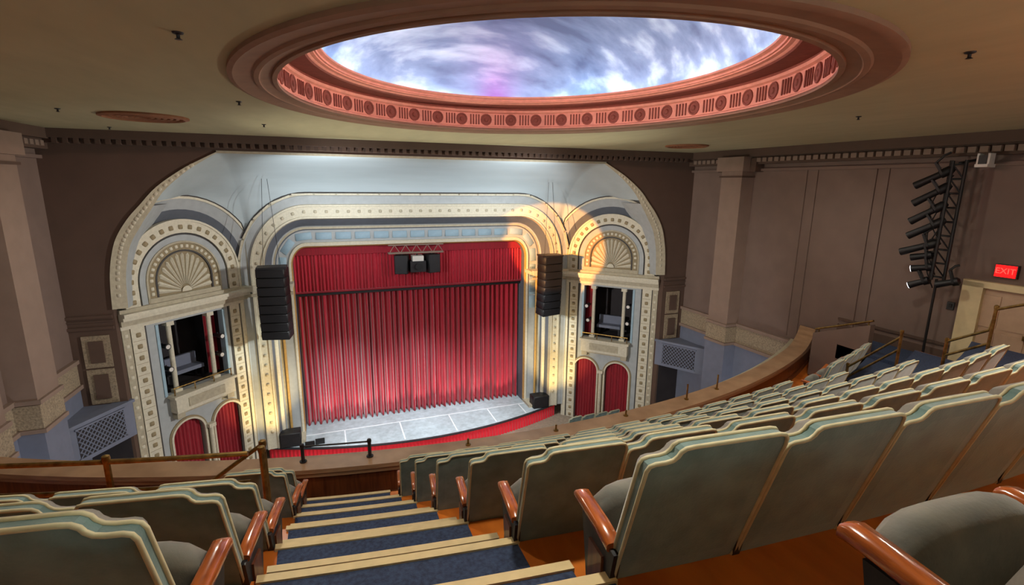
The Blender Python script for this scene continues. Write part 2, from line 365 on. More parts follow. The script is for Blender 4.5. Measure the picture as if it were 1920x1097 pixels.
for n in range(-3, 7):
    for half_ in (0, 1):
        z = tier_z(n)+.012-(.228 if half_ else 0)
        if n == 6 and half_: continue
        Rf = tier_R(n)-(.345 if half_ else 0); Rb = tier_R(n)+.56 if not half_ else tier_R(n)+.02
        if n == 6: Rf = 19.32
        xl, xr = xaL(n), xaR(n)
        step = sector(Rf, Rb, xl, xr, z-.25, z, 6).build('step', 'carpet', st)
        if n < 6: sector(Rf-.012, Rf+.042, xl-.02, xr+.01, z-.03, z+.012, 6).build('nosing', 'nosing', step)
# second stair towards the right wall
st2 = thing('balcony_stairs', (8.6, 4.4, -3.6), 'navy carpeted stairs beside the double brass handrail towards the right wall', 'stairs')
for n in range(0, 6):
    sector(tier_R(n), tier_R(n)+.89, 8.0, 12.2 if n < 5 else 9.0, tier_z(n)-.2, tier_z(n)+.012, 10).build('step', 'carpet', st2)
# parapet
pp = thing('balcony_parapet', (C, 7.6, -5.03), 'curved wooden balcony parapet with broad cap in front of the stage view', 'parapet')
sector(18.95, 19.28, -6.2, 13.3, -5.7, -4.46, 80).build('parapet_wall', 'panelwood', pp)
sector(18.92, 19.36, -6.2, 13.3, -4.46, -4.39, 80).build('cap', 'cap', pp, False)
sector(19.28, 19.33, -6.2, 13.3, -4.54, -4.46, 80).build('cap_moulding', 'cap', pp)
mb = MB(); P0, P1 = arc(18.92, 12.0, 13.28, 10), arc(19.36, 12.0, 13.28, 10); zz = [-4.385+.34*(i/10)**2 for i in range(11)]
mb.loft([(*p, z) for p, z in zip(P0, zz)], [(*p, z) for p, z in zip(P1, zz)])
for Q_ in (P0, P1): mb.loft([(*p, z) for p, z in zip(Q_, zz)], [(*p, -4.5) for p in Q_])
mb.build('cap_upsweep', 'cap', pp)
sector(19.28, 19.31, -6.2, 13.3, -5.03, -4.93, 80).build('skirting', 'panelwood', pp)
mb = sector(18.7, 19.0, -6.2, 13.3, -5.75, -4.55, 80); mb.build('front_fascia', 'cream_d', pp)
# ------------------------------------------------------------------ proscenium arch
def arch_path(a, zt, Y, cx, zb=ZS, k=14):
    """half path of one arch line, from the foot up to the crown, mirrored"""
    zc_ = -2.95; P = [(a, zb), (a, zc_-2), (a, zc_)]
    for i in range(1, k+1):
        t = PI/2*i/k; P.append((cx+(a-cx)*math.cos(t), zc_+(zt-zc_)*math.sin(t)))
    P += [(cx*.5, zt), (0, zt)]
    return [(C-x, Y, z) for x, z in P]+[(C+x, Y, z) for x, z in P[:-1][::-1]]
parch = thing('proscenium_arch', (C, 18.6, ZS), 'cream and blue-grey ornamented proscenium arch framing the red stage curtain', 'arch')
B = [(6.13, -.35, 18.60, 3.85), (6.05, -.42, 18.56, 3.85), (6.02, -.44, 18.60, 3.85), (5.78, -.72, 18.62, 3.87), (5.76, -.74, 18.54, 3.87), (5.70, -.80, 18.54, 3.87),
     (5.69, -.81, 18.57, 3.87), (5.44, -1.13, 18.57, 3.9), (5.42, -1.14, 18.53, 3.9), (5.37, -1.20, 18.53, 3.9), (5.34, -1.24, 18.72, 3.92), (5.16, -1.50, 19.22, 3.95),
     (5.12, -1.54, 19.28, 3.95), (5.06, -1.62, 19.28, 3.95), (5.02, -1.66, 19.34, 3.95), (4.64, -2.10, 19.40, 4.0), (4.62, -2.12, 19.34, 4.0), (4.54, -2.24, 19.36, 4.0), (4.5, -2.30, 19.5, 4.0), (4.5, -2.32, 20.4, 4.0)]
BM = ['cream', 'grey', 'grey', 'cream', 'cream', 'cream', 'cream', 'cream', 'cream', 'cream_d', 'grey_shaded', 'grey', 'cream_d', 'grey_shaded', 'grey', 'cream', 'cream', 'gold', 'grey_shaded']
for i in range(len(B)-1):
    MB().loft(arch_path(*B[i]), arch_path(*B[i+1])).build('arch_band', BM[i], parch, True, 30)
MB().tube([p for p in arch_path(6.15, -.33, 18.57, 3.85) if p[2] > -1.9], .022, 5).build('arch_outline', 'line', parch, True)
# a shaft set into the leg of each side, gilt edge, capitals
for s in (-1, 1):
    mk('capital', boxv(*sorted((C+s*4.5, C+s*6.12)), 18.44, 18.62, -3.62, -3.42), BOXF, 'cream', parch)
    mk('capital_fillet', boxv(*sorted((C+s*4.5, C+s*6.10)), 18.50, 18.62, -3.80, -3.70), BOXF, 'cream_d', parch)
    mk('capital', boxv(*sorted((C+s*4.5, C+s*5.4)), 18.6, 19.4, -3.62, -3.48), BOXF, 'cream', parch)
    for x, y, r, m in ((5.25, 19.0, .10, 'cream'), (4.98, 19.25, .05, 'gold')):
        MB().tube([(C+s*x, y, ZS), (C+s*x, y, -3.62)], r, 12).build('colonette', m, parch, True, 40)
    mk('plinth', boxv(*sorted((C+s*4.5, C+s*6.15)), 18.66, 19.5, ZS-.02, ZS+.12), BOXF, 'cream_d', parch)
# pale blue panels in the inner band and beads in the cream band
pan = bevelled(MB().box(-.27, .27, -.025, .025, -.13, .13).mesh('band_panel', 'panel'), .012, 1)
bead = bevelled(MB().box(-.05, .05, -.02, .02, -.05, .05).mesh('bead', 'cream_d'), .015, 1)
blk = MB().box(-.33, .33, -.02, .02, -.028, .028).mesh('outer_block', 'cream')
def along(a, zt, Y, cx, zlow, spacing):
    """points (x, z, roll) at even spacing along a full arch line"""
    P = [(p[0], p[2]) for p in arch_path(a, zt, Y, cx, zlow, 24)]
    L = [0]
    for i in range(1, len(P)): L.append(L[-1]+math.dist(P[i], P[i-1]))
    n = int(L[-1]/spacing); out = []
    for k in range(n):
        d = (k+.5)*L[-1]/n; i = max(j for j in range(len(L)-1) if L[j] <= d); f = (d-L[i])/(L[i+1]-L[i]+1e-9)
        out.append((P[i][0]+(P[i+1][0]-P[i][0])*f, P[i][1]+(P[i+1][1]-P[i][1])*f, math.atan2(P[i+1][1]-P[i][1], P[i+1][0]-P[i][0])))
    return out
def stud_row(me, name, a, zt, Y, cx, zlow, sp, parent):
    for x, z, r in along(a, zt, Y, cx, zlow, sp):
        link(name, me, parent, Matrix.Translation((x, Y, z)) @ Matrix.Rotation(-r, 4, 'Y'))
stud_row(pan, 'band_panel', 4.83, -1.88, 19.36, 3.98, -3.3, .66, parch)
stud_row(bead, 'bead', 5.565, -.97, 18.56, 3.88, ZS+.5, .36, parch)
stud_row(blk, 'outer_block', 6.09, -.385, 18.56, 3.85, -3.0, .72, parch)
# ------------------------------------------------------------------ towers beside the stage
D_T = ((XO-XI)/LT, (YI-YO)/LT)
def TP(s, t, z, d=0.): return (C+s*(XO-D_T[0]*t-D_T[1]*d), YO+D_T[1]*t-D_T[0]*d, z)
def TM(s, t, z, d=0., roll=0.):            # frame on the tower facade: x along it, y into the wall, z up
    o = Vector(TP(s, t, z, d)); ex = Vector(TP(s, t+1, z, d))-o; ey = -(Vector(TP(s, t, z, d+1))-o)
    if s > 0: ex = -ex
    m = Matrix((ex, ey, Vector((0, 0, 1)))).transposed().to_4x4(); m.translation = o
    return m @ Matrix.Rotation(roll, 4, 'Y')
def tb(s, t0, t1, z0, z1, d0, d1): return [TP(s, t, z, d) for t in (t0, t1) for d in (d0, d1) for z in (z0, z1)]
TCX, TCZ, TZB = 1.90, -2.85, -3.40          # centre and foot of the concentric arches
def ring_pts(R, k=28, zb=TZB):
    P = [(TCX+(R(0) if callable(R) else R), zb)]
    for i in range(k+1):
        t = PI*i/k; r = R(t) if callable(R) else R
        P.append((TCX+r*math.cos(t), TCZ+r*math.sin(t)))
    return P+[(P[-1][0], zb)]
def ring(s, R0, R1, d0, d1, m, parent, name='arch_ring', dback=-.05):
    A, Bq = ring_pts(R0), ring_pts(R1)
    mb = MB(); mb.loft([TP(s, t, z, d0) for t, z in A], [TP(s, t, z, d1) for t, z in Bq])
    mb.loft([TP(s, t, z, d0) for t, z in A], [TP(s, t, z, dback) for t, z in A]); mb.loft([TP(s, t, z, d1) for t, z in Bq], [TP(s, t, z, dback) for t, z in Bq])
    return mb.build(name, m, parent, True, 30)
sq = bevelled(MB().box(-.066, .066, -.02, .02, -.066, .066).mesh('ornament_square', 'stud'), .02, 1)
sqs = bevelled(MB().box(-.045, .045, -.015, .015, -.05, .05).mesh('bead', 'cream'), .015, 1)
def cloth(P0, P1, z0, z1, folds, amp, nrm, rows=6, seed=0, flare=.25, per=10, shape=None):
    """pleated hanging cloth between two plan points"""
    rnd = random.Random(seed); nc = folds*per
    ph = [rnd.uniform(.7, 1.3) for _ in range(folds+1)]; V = []
    for r in range(rows+1):
        fr = r/rows
        for c in range(nc+1):
            u = c/nc; k = min(int(u*folds), folds-1); a_ = amp*ph[k]*(.8+flare*(1-fr))
            w_ = math.cos(2*PI*u*folds+.5*math.sin(3*u*folds))
            off = a_*(abs(w_)**.7*(1 if w_ > 0 else -1))
            x = P0[0]+(P1[0]-P0[0])*u+nrm[0]*off; y = P0[1]+(P1[1]-P0[1])*u+nrm[1]*off
            top = z1 if shape is None else shape(u)
            V.append((x, y, z0+(top-z0)*fr))
    Fs = [(r*(nc+1)+c, r*(nc+1)+c+1, (r+1)*(nc+1)+c+1, (r+1)*(nc+1)+c) for r in range(rows) for c in range(nc)]
    return V, Fs
VANG = math.atan2(1.25, 2.1)
for s in (-1, 1):
    sd = 'left' if s < 0 else 'right'
    tw = thing('stage_tower', TP(s, 1.9, ZF), 'ornate cream tower on the %s of the stage with fan lunette and box window' % sd, 'tower')
    # body panels between the openings
    W0, W1, WT, WB = .87, 3.02, -4.05, -6.27
    dA, dB, dr, dsp = 1.41, 2.76, .50, -7.72
    mb = MB()
    for t0, t1, z0, z1 in ((0, W0, -6.75, -3.4), (W1, 3.8, -6.75, -3.4), (W0, W1, WT, -3.4), (W0, W1, -6.75, WB), (0, dA-dr, ZF, -6.75), (dA+dr, dB-dr, ZF, -6.75), (dB+dr, 3.8, ZF, -6.75)):
        mb.add(tb(s, t0, t1, z0, z1, -.25, 0), BOXF)
    for tc_ in (dA, dB):                    # masonry above each arched doorway
        A = [(tc_-dr*math.cos(PI*i/16), dsp+dr*math.sin(PI*i/16)) for i in range(17)]; Bq = [(a_[0], -6.75) for a_ in A]
        for dd in (0, -.25): mb.loft([TP(s, t, z, dd) for t, z in A], [TP(s, t, z, dd) for t, z in Bq])
        mb.loft([TP(s, t, z, 0) for t, z in A], [TP(s, t, z, -.25) for t, z in A])
    body = mb.build('tower_body', 'grey', tw)
    # ornamented vertical bands with squares
    for t0, t1 in ((.20, .56), (3.22, 3.56)):
        bd = mk('ornament_band', tb(s, t0, t1, ZF, -3.95, 0, .05), BOXF, 'cream', tw)
        k = 0; z = -4.2
        while z > ZF+.1:
            link('ornament_square', sq, bd, TM(s, (t0+t1)/2, z, .055)); mk('joint', tb(s, t0+.02, t1-.02, z-.1725, z-.1625, .045, .054), BOXF, 'stud', bd); z -= .335
    for t0, t1, d, m in ((-.04, .16, .07, 'cream_d'), (.17, .20, .02, 'line'), (.57, .61, .03, 'line'), (3.62, 3.8, .06, 'cream'), (3.57, 3.61, .02, 'line'), (3.16, 3.21, .02, 'line')):
        mk('edge_strip', tb(s, t0, t1, ZF, -3.95, 0, d), BOXF, m, tw)
    k = 0; z = -4.15
    while z > ZF: link('bead', sqs, tw, TM(s, .06, z, .075)); z -= .30
    # entablature
    for z0, z1, d, m in ((-3.97, -3.86, .09, 'cream'), (-3.86, -3.70, .16, 'cream_d'), (-3.70, -3.60, .27, 'cream'), (-3.60, -3.50, .34, 'cream'), (-3.50, -3.40, .16, 'cream_d')):
        mk('entablature_moulding', tb(s, -.06, 3.86, z0, z1, -.05, d), BOXF, m, tw)
    # lunette: backing, fan ribs, beaded ring, plain rings, ornamented ring
    P = [TP(s, TCX, TZB, .0)]+[TP(s, t, z, 0) for t, z in ring_pts(1.05)]
    mk('lunette_back', P, [(0, i, i+1) for i in range(1, len(P)-1)], 'stud', tw)
    for i in range(15):
        a_ = PI*(i+.5)/15; r0, r1 = .16, .80
        def pt(r, o, d): return TP(s, TCX+r*math.cos(a_)-o*math.sin(a_), -3.22+1.36*(r*math.sin(a_)+o*math.cos(a_)), d)
        V = [pt(r0, -.012, .01), pt(r0, .012, .01), pt(r1, .052, .01), pt(r1, -.052, .01), pt(r0, 0, .03), pt(r1, 0, .06), pt(r1+.05, 0, .015)]
        mk('fan_rib', V, [(0, 4, 5, 3), (1, 2, 5, 4), (3, 5, 6), (2, 6, 5), (0, 1, 4)], 'cream', tw)
    P = [TP(s, TCX+.15*math.cos(PI*i/10), -3.22+.15*math.sin(PI*i/10), .05) for i in range(11)]
    mk('fan_hub', P+[TP(s, TCX, -3.22, .09)], [(i, i+1, 11) for i in range(10)]+[tuple(range(11))], 'cream', tw)
    mk('lunette_sill', tb(s, TCX-1.1, TCX+1.1, TZB, TZB+.14, 0, .08), BOXF, 'cream_d', tw)
    ring(s, .82, .87, .05, .05, 'line', tw)
    rg = ring(s, .87, 1.08, .035, .035, 'stud', tw, 'bead_ring')
    for i in range(19):
        a_ = PI*(i+.5)/19; link('bead', sqs, rg, TM(s, TCX+.975*math.cos(a_), TCZ+.975*math.sin(a_), .045, (a_-PI/2)*(1 if s > 0 else -1)))
    for z in (-3.0, -3.15):
        for q in (-1, 1): link('bead', sqs, rg, TM(s, TCX+q*.975, z, .045))
    ring(s, 1.08, 1.13, .07, .07, 'cream_d', tw)
    ring(s, 1.13, 1.31, .04, .08, 'grey', tw)
    ring(s, 1.31, 1.37, .03, .03, 'line', tw)
    rg = ring(s, 1.37, 1.71, .10, .10, 'cream', tw, 'ornament_ring')
    for i in range(17):
        a_ = PI*(i+.5)/17; link('ornament_square', sq, rg, TM(s, TCX+1.54*math.cos(a_), TCZ+1.54*math.sin(a_), .11, (a_-PI/2)*(1 if s > 0 else -1)))
    for z in (-3.0, -3.27):
        for q in (-1, 1): link('ornament_square', sq, rg, TM(s, TCX+q*1.54, z, .11))
    ring(s, 1.71, 1.77, .13, .13, 'cream', tw)
    lim = lambda Rm: (lambda t: min(Rm, 2.0/math.cos(t)) if math.cos(t) > .05 else min(Rm, -1.84/math.cos(t)) if math.cos(t) < -.05 else Rm)
    ring(s, 1.77, lim(2.05), -.10, .06, 'grey_shaded', tw, 'cove_ring', -.15)  # dark tone paints the shadow inside the cove ring
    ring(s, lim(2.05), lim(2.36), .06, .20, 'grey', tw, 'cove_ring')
    ring(s, lim(2.36), lim(2.43), .24, .24, 'cream', tw)
    MB().tube([TP(s, t, z, .24) for t, z in ring_pts(lim(2.45)) if z > -1.62 and t > 1.3], .022, 5).build('arch_outline', 'line', tw, True)
    # window box: dark room behind, jambs, columns, balustrade
    mb = MB(); d0, d1 = -.25, -1.5
    for q in ([(W0, WB), (W1, WB)], [(W0, WT), (W1, WT)], [(W0, WB), (W0, WT)], [(W1, WB), (W1, WT)]):
        mb.loft([TP(s, t, z, d0) for t, z in q], [TP(s, t, z, d1) for t, z in q])
    mb.loft([TP(s, W0, WB, d1), TP(s, W1, WB, d1)], [TP(s, W0, WT, d1), TP(s, W1, WT, d1)])
    mb.build('box_interior', 'void', tw)
    for t in (1.30, 2.56):
        c1 = MB().tube([TP(s, t, WB-.02, -.12), TP(s, t, WT, -.12)], .07, 12).build('column', 'cream', tw, True, 40)
        for z0, z1 in ((WB, WB+.1), (WT-.12, WT)): mk('column_cap', tb(s, t-.11, t+.11, z0, z1, -.22, 0), BOXF, 'cream', c1)
    for t in (.9, 2.99): mk('jamb', tb(s, t-.04, t+.04, WB, WT, -.2, .03), BOXF, 'panel', tw)
    bl = mk('balcony_front', tb(s, .98, 2.92, -6.80, -6.30, 0, .30), BOXF, 'cream', tw)
    mk('balcony_cap', tb(s, .92, 2.98, -6.33, -6.25, 0, .36), BOXF, 'cream', bl)
    mk('balcony_panel', tb(s, 1.35, 2.55, -6.70, -6.42, .30, .32), BOXF, 'cream_d', bl)
    for t in (1.12, 2.78): mk('balcony_corbel', tb(s, t-.12, t+.12, -7.0, -6.80, 0, .24), BOXF, 'cream_d', bl)
    mk('balcony_soffit', tb(s, 1.0, 2.9, -6.88, -6.80, 0, .22), BOXF, 'cream_d', bl)
    # arched doorways
    for tc_ in (dA, dB):
        for r0, r1, d, m in ((dr, dr+.06, .06, 'cream'), (dr+.06, dr+.11, .03, 'stud')):
            pth = lambda r: [(tc_-r, ZF)]+[(tc_-r*math.cos(PI*i/16), dsp+r*math.sin(PI*i/16)) for i in range(17)]+[(tc_+r, ZF)]
            A, Bq = pth(r0), pth(r1)
            mb = MB().loft([TP(s, t, z, d) for t, z in A], [TP(s, t, z, d) for t, z in Bq]); mb.loft([TP(s, t, z, d) for t, z in A], [TP(s, t, z, -.2) for t, z in A]); mb.loft([TP(s, t, z, d) for t, z in Bq], [TP(s, t, z, 0) for t, z in Bq])
            mb.build('archivolt', m, tw)
    MB().tube([TP(s, (dA+dB)/2, ZF, .08), TP(s, (dA+dB)/2, dsp, .08)], .07, 10).build('colonette', 'cream', tw, True, 40)
    mk('colonette_cap', tb(s, 1.97, 2.20, dsp-.02, dsp+.1, 0, .18), BOXF, 'cream', tw)
    # soffit of the great arch back to the tower, ornamented edge band
    def taper(z): return .30 if z < -1 else max(.015, .30*(.77-z)/1.77)
    inn = []
    for i, (x, z) in enumerate(AR):
        a0, a1 = AR[max(i-1, 0)], AR[min(i+1, len(AR)-1)]
        tx, tz = a1[0]-a0[0], a1[1]-a0[1]; l = math.hypot(tx, tz); w_ = taper(z)
        inn.append((x-tz/l*w_, z+tx/l*w_))
    e = MB().loft([(C+s*x, YW-.06, z) for x, z in AR], [(C+s*x, YW+.10, z) for x, z in inn]).loft([(C+s*x, YW-.06, z) for x, z in AR], [(C+s*x, YW+.05, z) for x, z in AR])
    eb = e.build('great_arch_edge', 'cream_d', tw, True, 40)
    L = 0
    for i in range(2, len(AR)-6):
        mx, mz = (AR[i][0]+inn[i][0])/2, (AR[i][1]+inn[i][1])/2
        t_ = math.atan2(AR[i][1]-AR[i-1][1], AR[i][0]-AR[i-1][0])
        link('bead', sqs, eb, Matrix.Translation((C+s*mx, YW-.0, mz)) @ Matrix.Rotation(-(t_-PI/2)*s, 4, 'Y'))
    low = [(x, z) for x, z in inn if z < -.52]
    mb = MB(); mb.loft([(C+s*x, YW+.10, z) for x, z in low], [(C+s*x, YO+(XO-x)/D_T[0]*D_T[1], z) for x, z in low]); mb.build('arch_soffit', 'grey', tw, True)
    # cloth behind the doorways
    for tc_, q in ((dA, 'outer'), (dB, 'inner')):
        p0, p1 = TP(s, tc_-dr-.05, 0, -.14), TP(s, tc_+dr+.05, 0, -.14); nrm = (-s*D_T[1], -D_T[0])
        V, Fs = cloth(p0, p1, ZF+.02, dsp+dr+.05, 9, .03, nrm, seed=int(tc_*10)+s)
        base = thing('door_curtain', TP(s, tc_, ZF, -.14), 'crimson pleated curtain in the %s arched doorway of the %s tower' % (q, sd), 'curtain')
        mk('cloth', V, Fs, 'red_d', base, True)
        mk('curtain_rod', tb(s, tc_-dr, tc_+dr, dsp+dr+.05, dsp+dr+.09, -.17, -.13), BOXF, 'iron', base)
    # brass rail and stage lights inside the box window
    rl = thing('box_rail', TP(s, 1.9, -6.25, .1), 'thin brass rail on the box window ledge of the %s tower' % sd, 'rail')
    MB().tube([TP(s, 1.0, -6.02, .22), TP(s, 2.9, -6.02, .22)], .022, 8).build('rail_bar', 'brass', rl, True, 40)
    for t in (1.02, 1.65, 2.27, 2.88): MB().tube([TP(s, t, -6.25, .22), TP(s, t, -6.02, .22)], .018, 6).build('rail_post', 'brass', rl, True, 40)
    for i, (t, z) in enumerate(((1.08, -4.75), (1.08, -5.45), (2.80, -4.9), (2.72, -5.5))):
        nm = ('upper', 'lower')[i % 2]+' spotlight beside the '+('outer' if i < 2 else 'inner')
        lt = thing('box_spotlight', TP(s, t, z, -.05), 'small %s column of the %s tower box window' % (nm, sd), 'spotlight')
        MB().tube([TP(s, t, z, -.28), TP(s, t, z, .05), TP(s, t, z, .12)], [.06, .075, .09], 10).build('barrel', 'black', lt, True, 40)
        MB().tube([TP(s, t, z, .12), TP(s, t, z, .125)], .065, 10).build('lens_glass', 'white', lt, True, 40)
        MB().tube([TP(s, t, z+.1, -.1), TP(s, t, z, -.1)], .02, 6).build('yoke', 'iron', lt)
for s in (-1, 1):                           # what shows inside the box windows
    sd = 'left' if s < 0 else 'right'
    p0, p1 = TP(s, 2.62, 0, -.5), TP(s, 3.0, 0, -.5)
    V, Fs = cloth(p0, p1, -6.2, -4.1, 4, .035, (-s*D_T[1], -D_T[0]), seed=5)
    t = thing('box_drape', TP(s, 2.8, -6.2, -.5), 'dark maroon drape inside the box window of the %s tower' % sd, 'drape')
    mk('cloth', V, Fs, 'red_d', t, True); mk('drape_rod', tb(s, .9, 3.0, -4.12, -4.08, -.52, -.48), BOXF, 'iron', t)
    t = thing('box_bench', TP(s, 2.0, -6.27, -.7), 'slate blue upholstered bench inside the box window of the %s tower' % sd, 'bench')
    mk('bench_seat', tb(s, 1.5, 2.5, -5.92, -5.80, -.95, -.5), BOXF, 'blue_wall', t); mk('bench_back', tb(s, 1.5, 2.5, -5.80, -5.45, -.97, -.87), BOXF, 'blue_wall', t)
    for t_ in (1.55, 2.45):
        for d in (-.55, -.90): mk('leg', tb(s, t_-.03, t_+.03, -6.27, -5.92, d-.03, d+.03), BOXF, 'iron', t)
# cove between the great arch and the tower and proscenium arches
cv = thing('arch_cove', (C, 17, .5), 'smooth pale blue cove above the proscenium under the great arch', 'cove')
s = -1
hi = [(x, z) for x, z in inn if z >= -.56]
A = [(C-x, YW+.10, z) for x, z in hi]
a0 = math.atan2(hi[0][1]-TCZ, (XO-hi[0][0])/D_T[0]-TCX)
Bt = []
na = 14
for i in range(na+1):
    a_ = a0+(VANG-a0)*i/na; Bt.append(TP(-1, TCX+2.43*math.cos(a_), TCZ+2.43*math.sin(a_), .20))
mainP = [p for p in arch_path(6.13, -.35, 18.60, 3.85, k=24)]
vx = Bt[-1][0]
mainL = [p for p in mainP if p[0] >= vx+.02 and p[2] > -2.4 and p[0] <= C+1e-6]
BB = Bt+[tuple(p) for p in mainL]
def resample(P, n):
    L = [0]
    for i in range(1, len(P)): L.append(L[-1]+math.dist(P[i], P[i-1]))
    out = []
    for k in range(n):
        d = L[-1]*k/(n-1); i = max(j for j in range(len(L)-1) if L[j] <= d+1e-9); f = (d-L[i])/(L[i+1]-L[i]+1e-9)
        out.append(tuple(P[i][q]+(P[i+1][q]-P[i][q])*f for q in range(3)))
    return out
nA, nB_ = 22, 30
BL = resample(Bt, nA)+resample([Bt[-1]]+[tuple(p) for p in mainL], nB_)[1:]
topflat = [(C-5.88+5.88*i/(nB_-1), YW+.10, .755) for i in range(nB_)]
AL = resample(A, nA)+topflat[1:]
V = []; NR = 10
full = list(zip(AL, BL)); full = full+[((2*C-a_[0], a_[1], a_[2]), (2*C-b_[0], b_[1], b_[2])) for a_, b_ in full[:-1][::-1]]
for a_, b_ in full:
    for j in range(NR+1):
        t = PI/2*j/NR; u, v_ = math.sin(t), 1-math.cos(t)      # runs back first, then down
        V.append((a_[0]+(b_[0]-a_[0])*(.5*u+.5*v_), a_[1]+(b_[1]-a_[1])*u, a_[2]+(b_[2]-a_[2])*v_))
k = NR+1
mk('cove_surface', V, [(i*k+j, (i+1)*k+j, (i+1)*k+j+1, i*k+j+1) for i in range(len(full)-1) for j in range(NR)], 'cove', cv, True, 50)
mk('cove_lip', boxv(C-5.9, C+5.9, YW-.05, YW+.14, .74, .80), BOXF, 'cream_d', cv)
# ------------------------------------------------------------------ stage and curtains
def front(x): return 17.45+1.12*(x/5.5)**2
sg = thing('stage', (C, 18.5, ZF), 'blue-grey stage deck with white tape lines and a curved scarlet skirt', 'stage')
xs = [-5.75+11.5*i/48 for i in range(49)]
def deckpart(y_in0, z0, z1, m, name, backY=None):
    a_ = [(C+x, front(x)+y_in0, z1) for x in xs]; b_ = [(C+x, backY, z1) for x in xs]
    mb = MB().loft(a_, b_); mb.loft(a_, [(p[0], p[1], z0) for p in a_]); return mb.build(name, m, sg)
deckpart(.10, ZS-.1, ZS, 'deck', 'deck', 24)
a_ = [(C+x, front(x)-.02, ZS+.004) for x in xs]; b_ = [(C+x, front(x)+.10, ZS+.004) for x in xs]
MB().loft(a_, b_).loft(a_, [(p[0], p[1], ZS-.03) for p in a_]).build('deck_edge', 'edge', sg)
V = []; NX = 600
for r in range(4):
    for i in range(NX+1):
        x = -5.75+11.5*i/NX; V.append((C+x, front(x)+.02+.02*math.cos(i*.9)*(1.2-.25*r), ZF+.005+(ZS-.02-ZF)*r/3))
mk('skirt', V, [(r*(NX+1)+i, r*(NX+1)+i+1, (r+1)*(NX+1)+i+1, (r+1)*(NX+1)+i) for r in range(3) for i in range(NX)], 'red_s', sg, True)
for x in (-4.9, -3.1, -.98, 1.05, 2.75, 4.2):
    mk('tape_line', boxv(C+x-.025, C+x+.025, front(x)+.2, 19.2, ZS+.002, ZS+.008), BOXF, 'tape', sg)
mk('tape_line', boxv(C-4.9, C+4.6, 19.18, 19.23, ZS+.002, ZS+.008), BOXF, 'tape', sg)
for s in (-1, 1): mk('side_step', boxv(*sorted((C+s*4.55, C+s*5.7)), 19.15, 19.6, ZS, ZS+.05), BOXF, 'edge', sg)
cur = thing('main_curtain', (C, 20.2, ZS), 'tall pleated red velvet main curtain closed across the stage', 'curtain')
V, Fs = cloth((C-4.62, 20.18), (C+4.62, 20.18), ZS+.02, -2.2, 42, .17, (0, -1), rows=10, seed=3)
mk('cloth', V, Fs, 'red', cur, True)
mk('hem', *(lambda q: (q.V, q.F))(MB().loft([(p[0], p[1]-.012, p[2]) for p in V[:421]], [(p[0], p[1]-.012, p[2]+.10) for p in V[:421]])), 'red_d', cur, True)
val = thing('curtain_valance', (C, 19.9, -4), 'pleated red velvet valance hanging across the top of the main curtain', 'valance')
V, Fs = cloth((C-4.6, 19.86), (C+4.6, 19.86), -4.03, -2.2, 74, .045, (0, -1), rows=5, seed=9)
mk('cloth', V, Fs, 'red', val, True)
mk('top_shade_strip', boxv(C-4.6, C+4.6, 19.74, 19.80, -2.62, -2.25), BOXF, 'red_d', val)  # dark strip painting the shade at the top of the opening
MB().tube([(C-4.55, 19.97, -4.13), (C+4.55, 19.97, -4.13)], .07, 8).build('gap_shadow_bar', 'black', val, True, 40)  # black bar added to stand for the shadow gap below the valance
mk('valance_fringe', boxv(C-4.6, C+4.6, 19.80, 19.84, -4.06, -4.00), BOXF, 'red_d', val)
# ------------------------------------------------------------------ loudspeakers
def cabinet(name, w_, h, d, parent, mw, grille=True):
    o = link(name, bevelled(MB().box(-w_/2, w_/2, -d/2, d/2, -h/2, h/2).mesh(name, 'black'), .012, 1), parent, mw)
    if grille: link('grille', MB().box(-w_/2+.03, w_/2-.03, -d/2-.012, -d/2+.002, -h/2+.02, h/2-.02).mesh('grille', 'black_g'), o, mw)
    return o
for s, x in ((-1, -5.0), (1, 4.76)):
    sd = 'left' if s < 0 else 'right'
    sp = thing('line_array', (C+x, 17.5, -2.6), 'tall black hanging column of stacked loudspeakers on the %s side of the stage' % sd, 'loudspeaker')
    mk('fly_frame', boxv(C+x-.44, C+x+.44, 17.2, 17.75, -2.68, -2.62), BOXF, 'iron', sp)
    z, y = -2.82, 17.45; 
    for i in range(8):
        tl = math.radians(-1.2*i*.9)
        cabinet('cabinet', .86, .285, .5, sp, Matrix.Translation((C+x, y, z)) @ Matrix.Rotation(-s*math.radians(-14), 4, 'Z') @ Matrix.Rotation(-tl, 4, 'X'))
        z -= .292*math.cos(tl); y += .292*math.sin(-tl)*.8
    for q in (-.25, .25): MB().tube([(C+x+q, 17.45, -2.62), (C+x+q*.3, 17.6, .1)], .007, 5).build('hanging_cable', 'iron', sp)
tr = thing('speaker_truss', (C-.05, 19.5, -2.5), 'short silver truss hung at the top centre of the stage opening', 'truss')
for z in (-2.30, -2.62):
    for y in (19.38, 19.6): MB().tube([(C-1.12, y, z), (C+1.0, y, z)], .028, 8).build('chord', 'pier', tr, True, 40)
for i in range(10):
    x = C-1.1+.21*i; MB().tube([(x, 19.38, -2.30 if i % 2 else -2.62), (x+.21, 19.38, -2.62 if i % 2 else -2.30)], .014, 5).build('lacing', 'pier', tr)
for i, (x, z, w_, h) in enumerate(((-.62, -3.05, .5, .72), (.55, -3.05, .5, .72))):
    sp = thing('cluster_speaker', (C+x, 19.45, z-h/2), 'black loudspeaker on the %s of the cluster under the stage truss' % ('left' if i == 0 else 'right'), 'loudspeaker')
    cabinet('cabinet', w_, h, .45, sp, Matrix.Translation((C+x, 19.45, z)) @ Matrix.Rotation(math.radians(-18 if i == 0 else 18), 4, 'Z'))
    MB().tube([(C+x, 19.45, z+h/2), (C+x, 19.45, -2.6)], .02, 6).build('bracket', 'iron', sp)
sp = thing('projector', (C-.03, 19.45, -3.4), 'grey projector with pale top in the middle of the speaker cluster', 'projector')
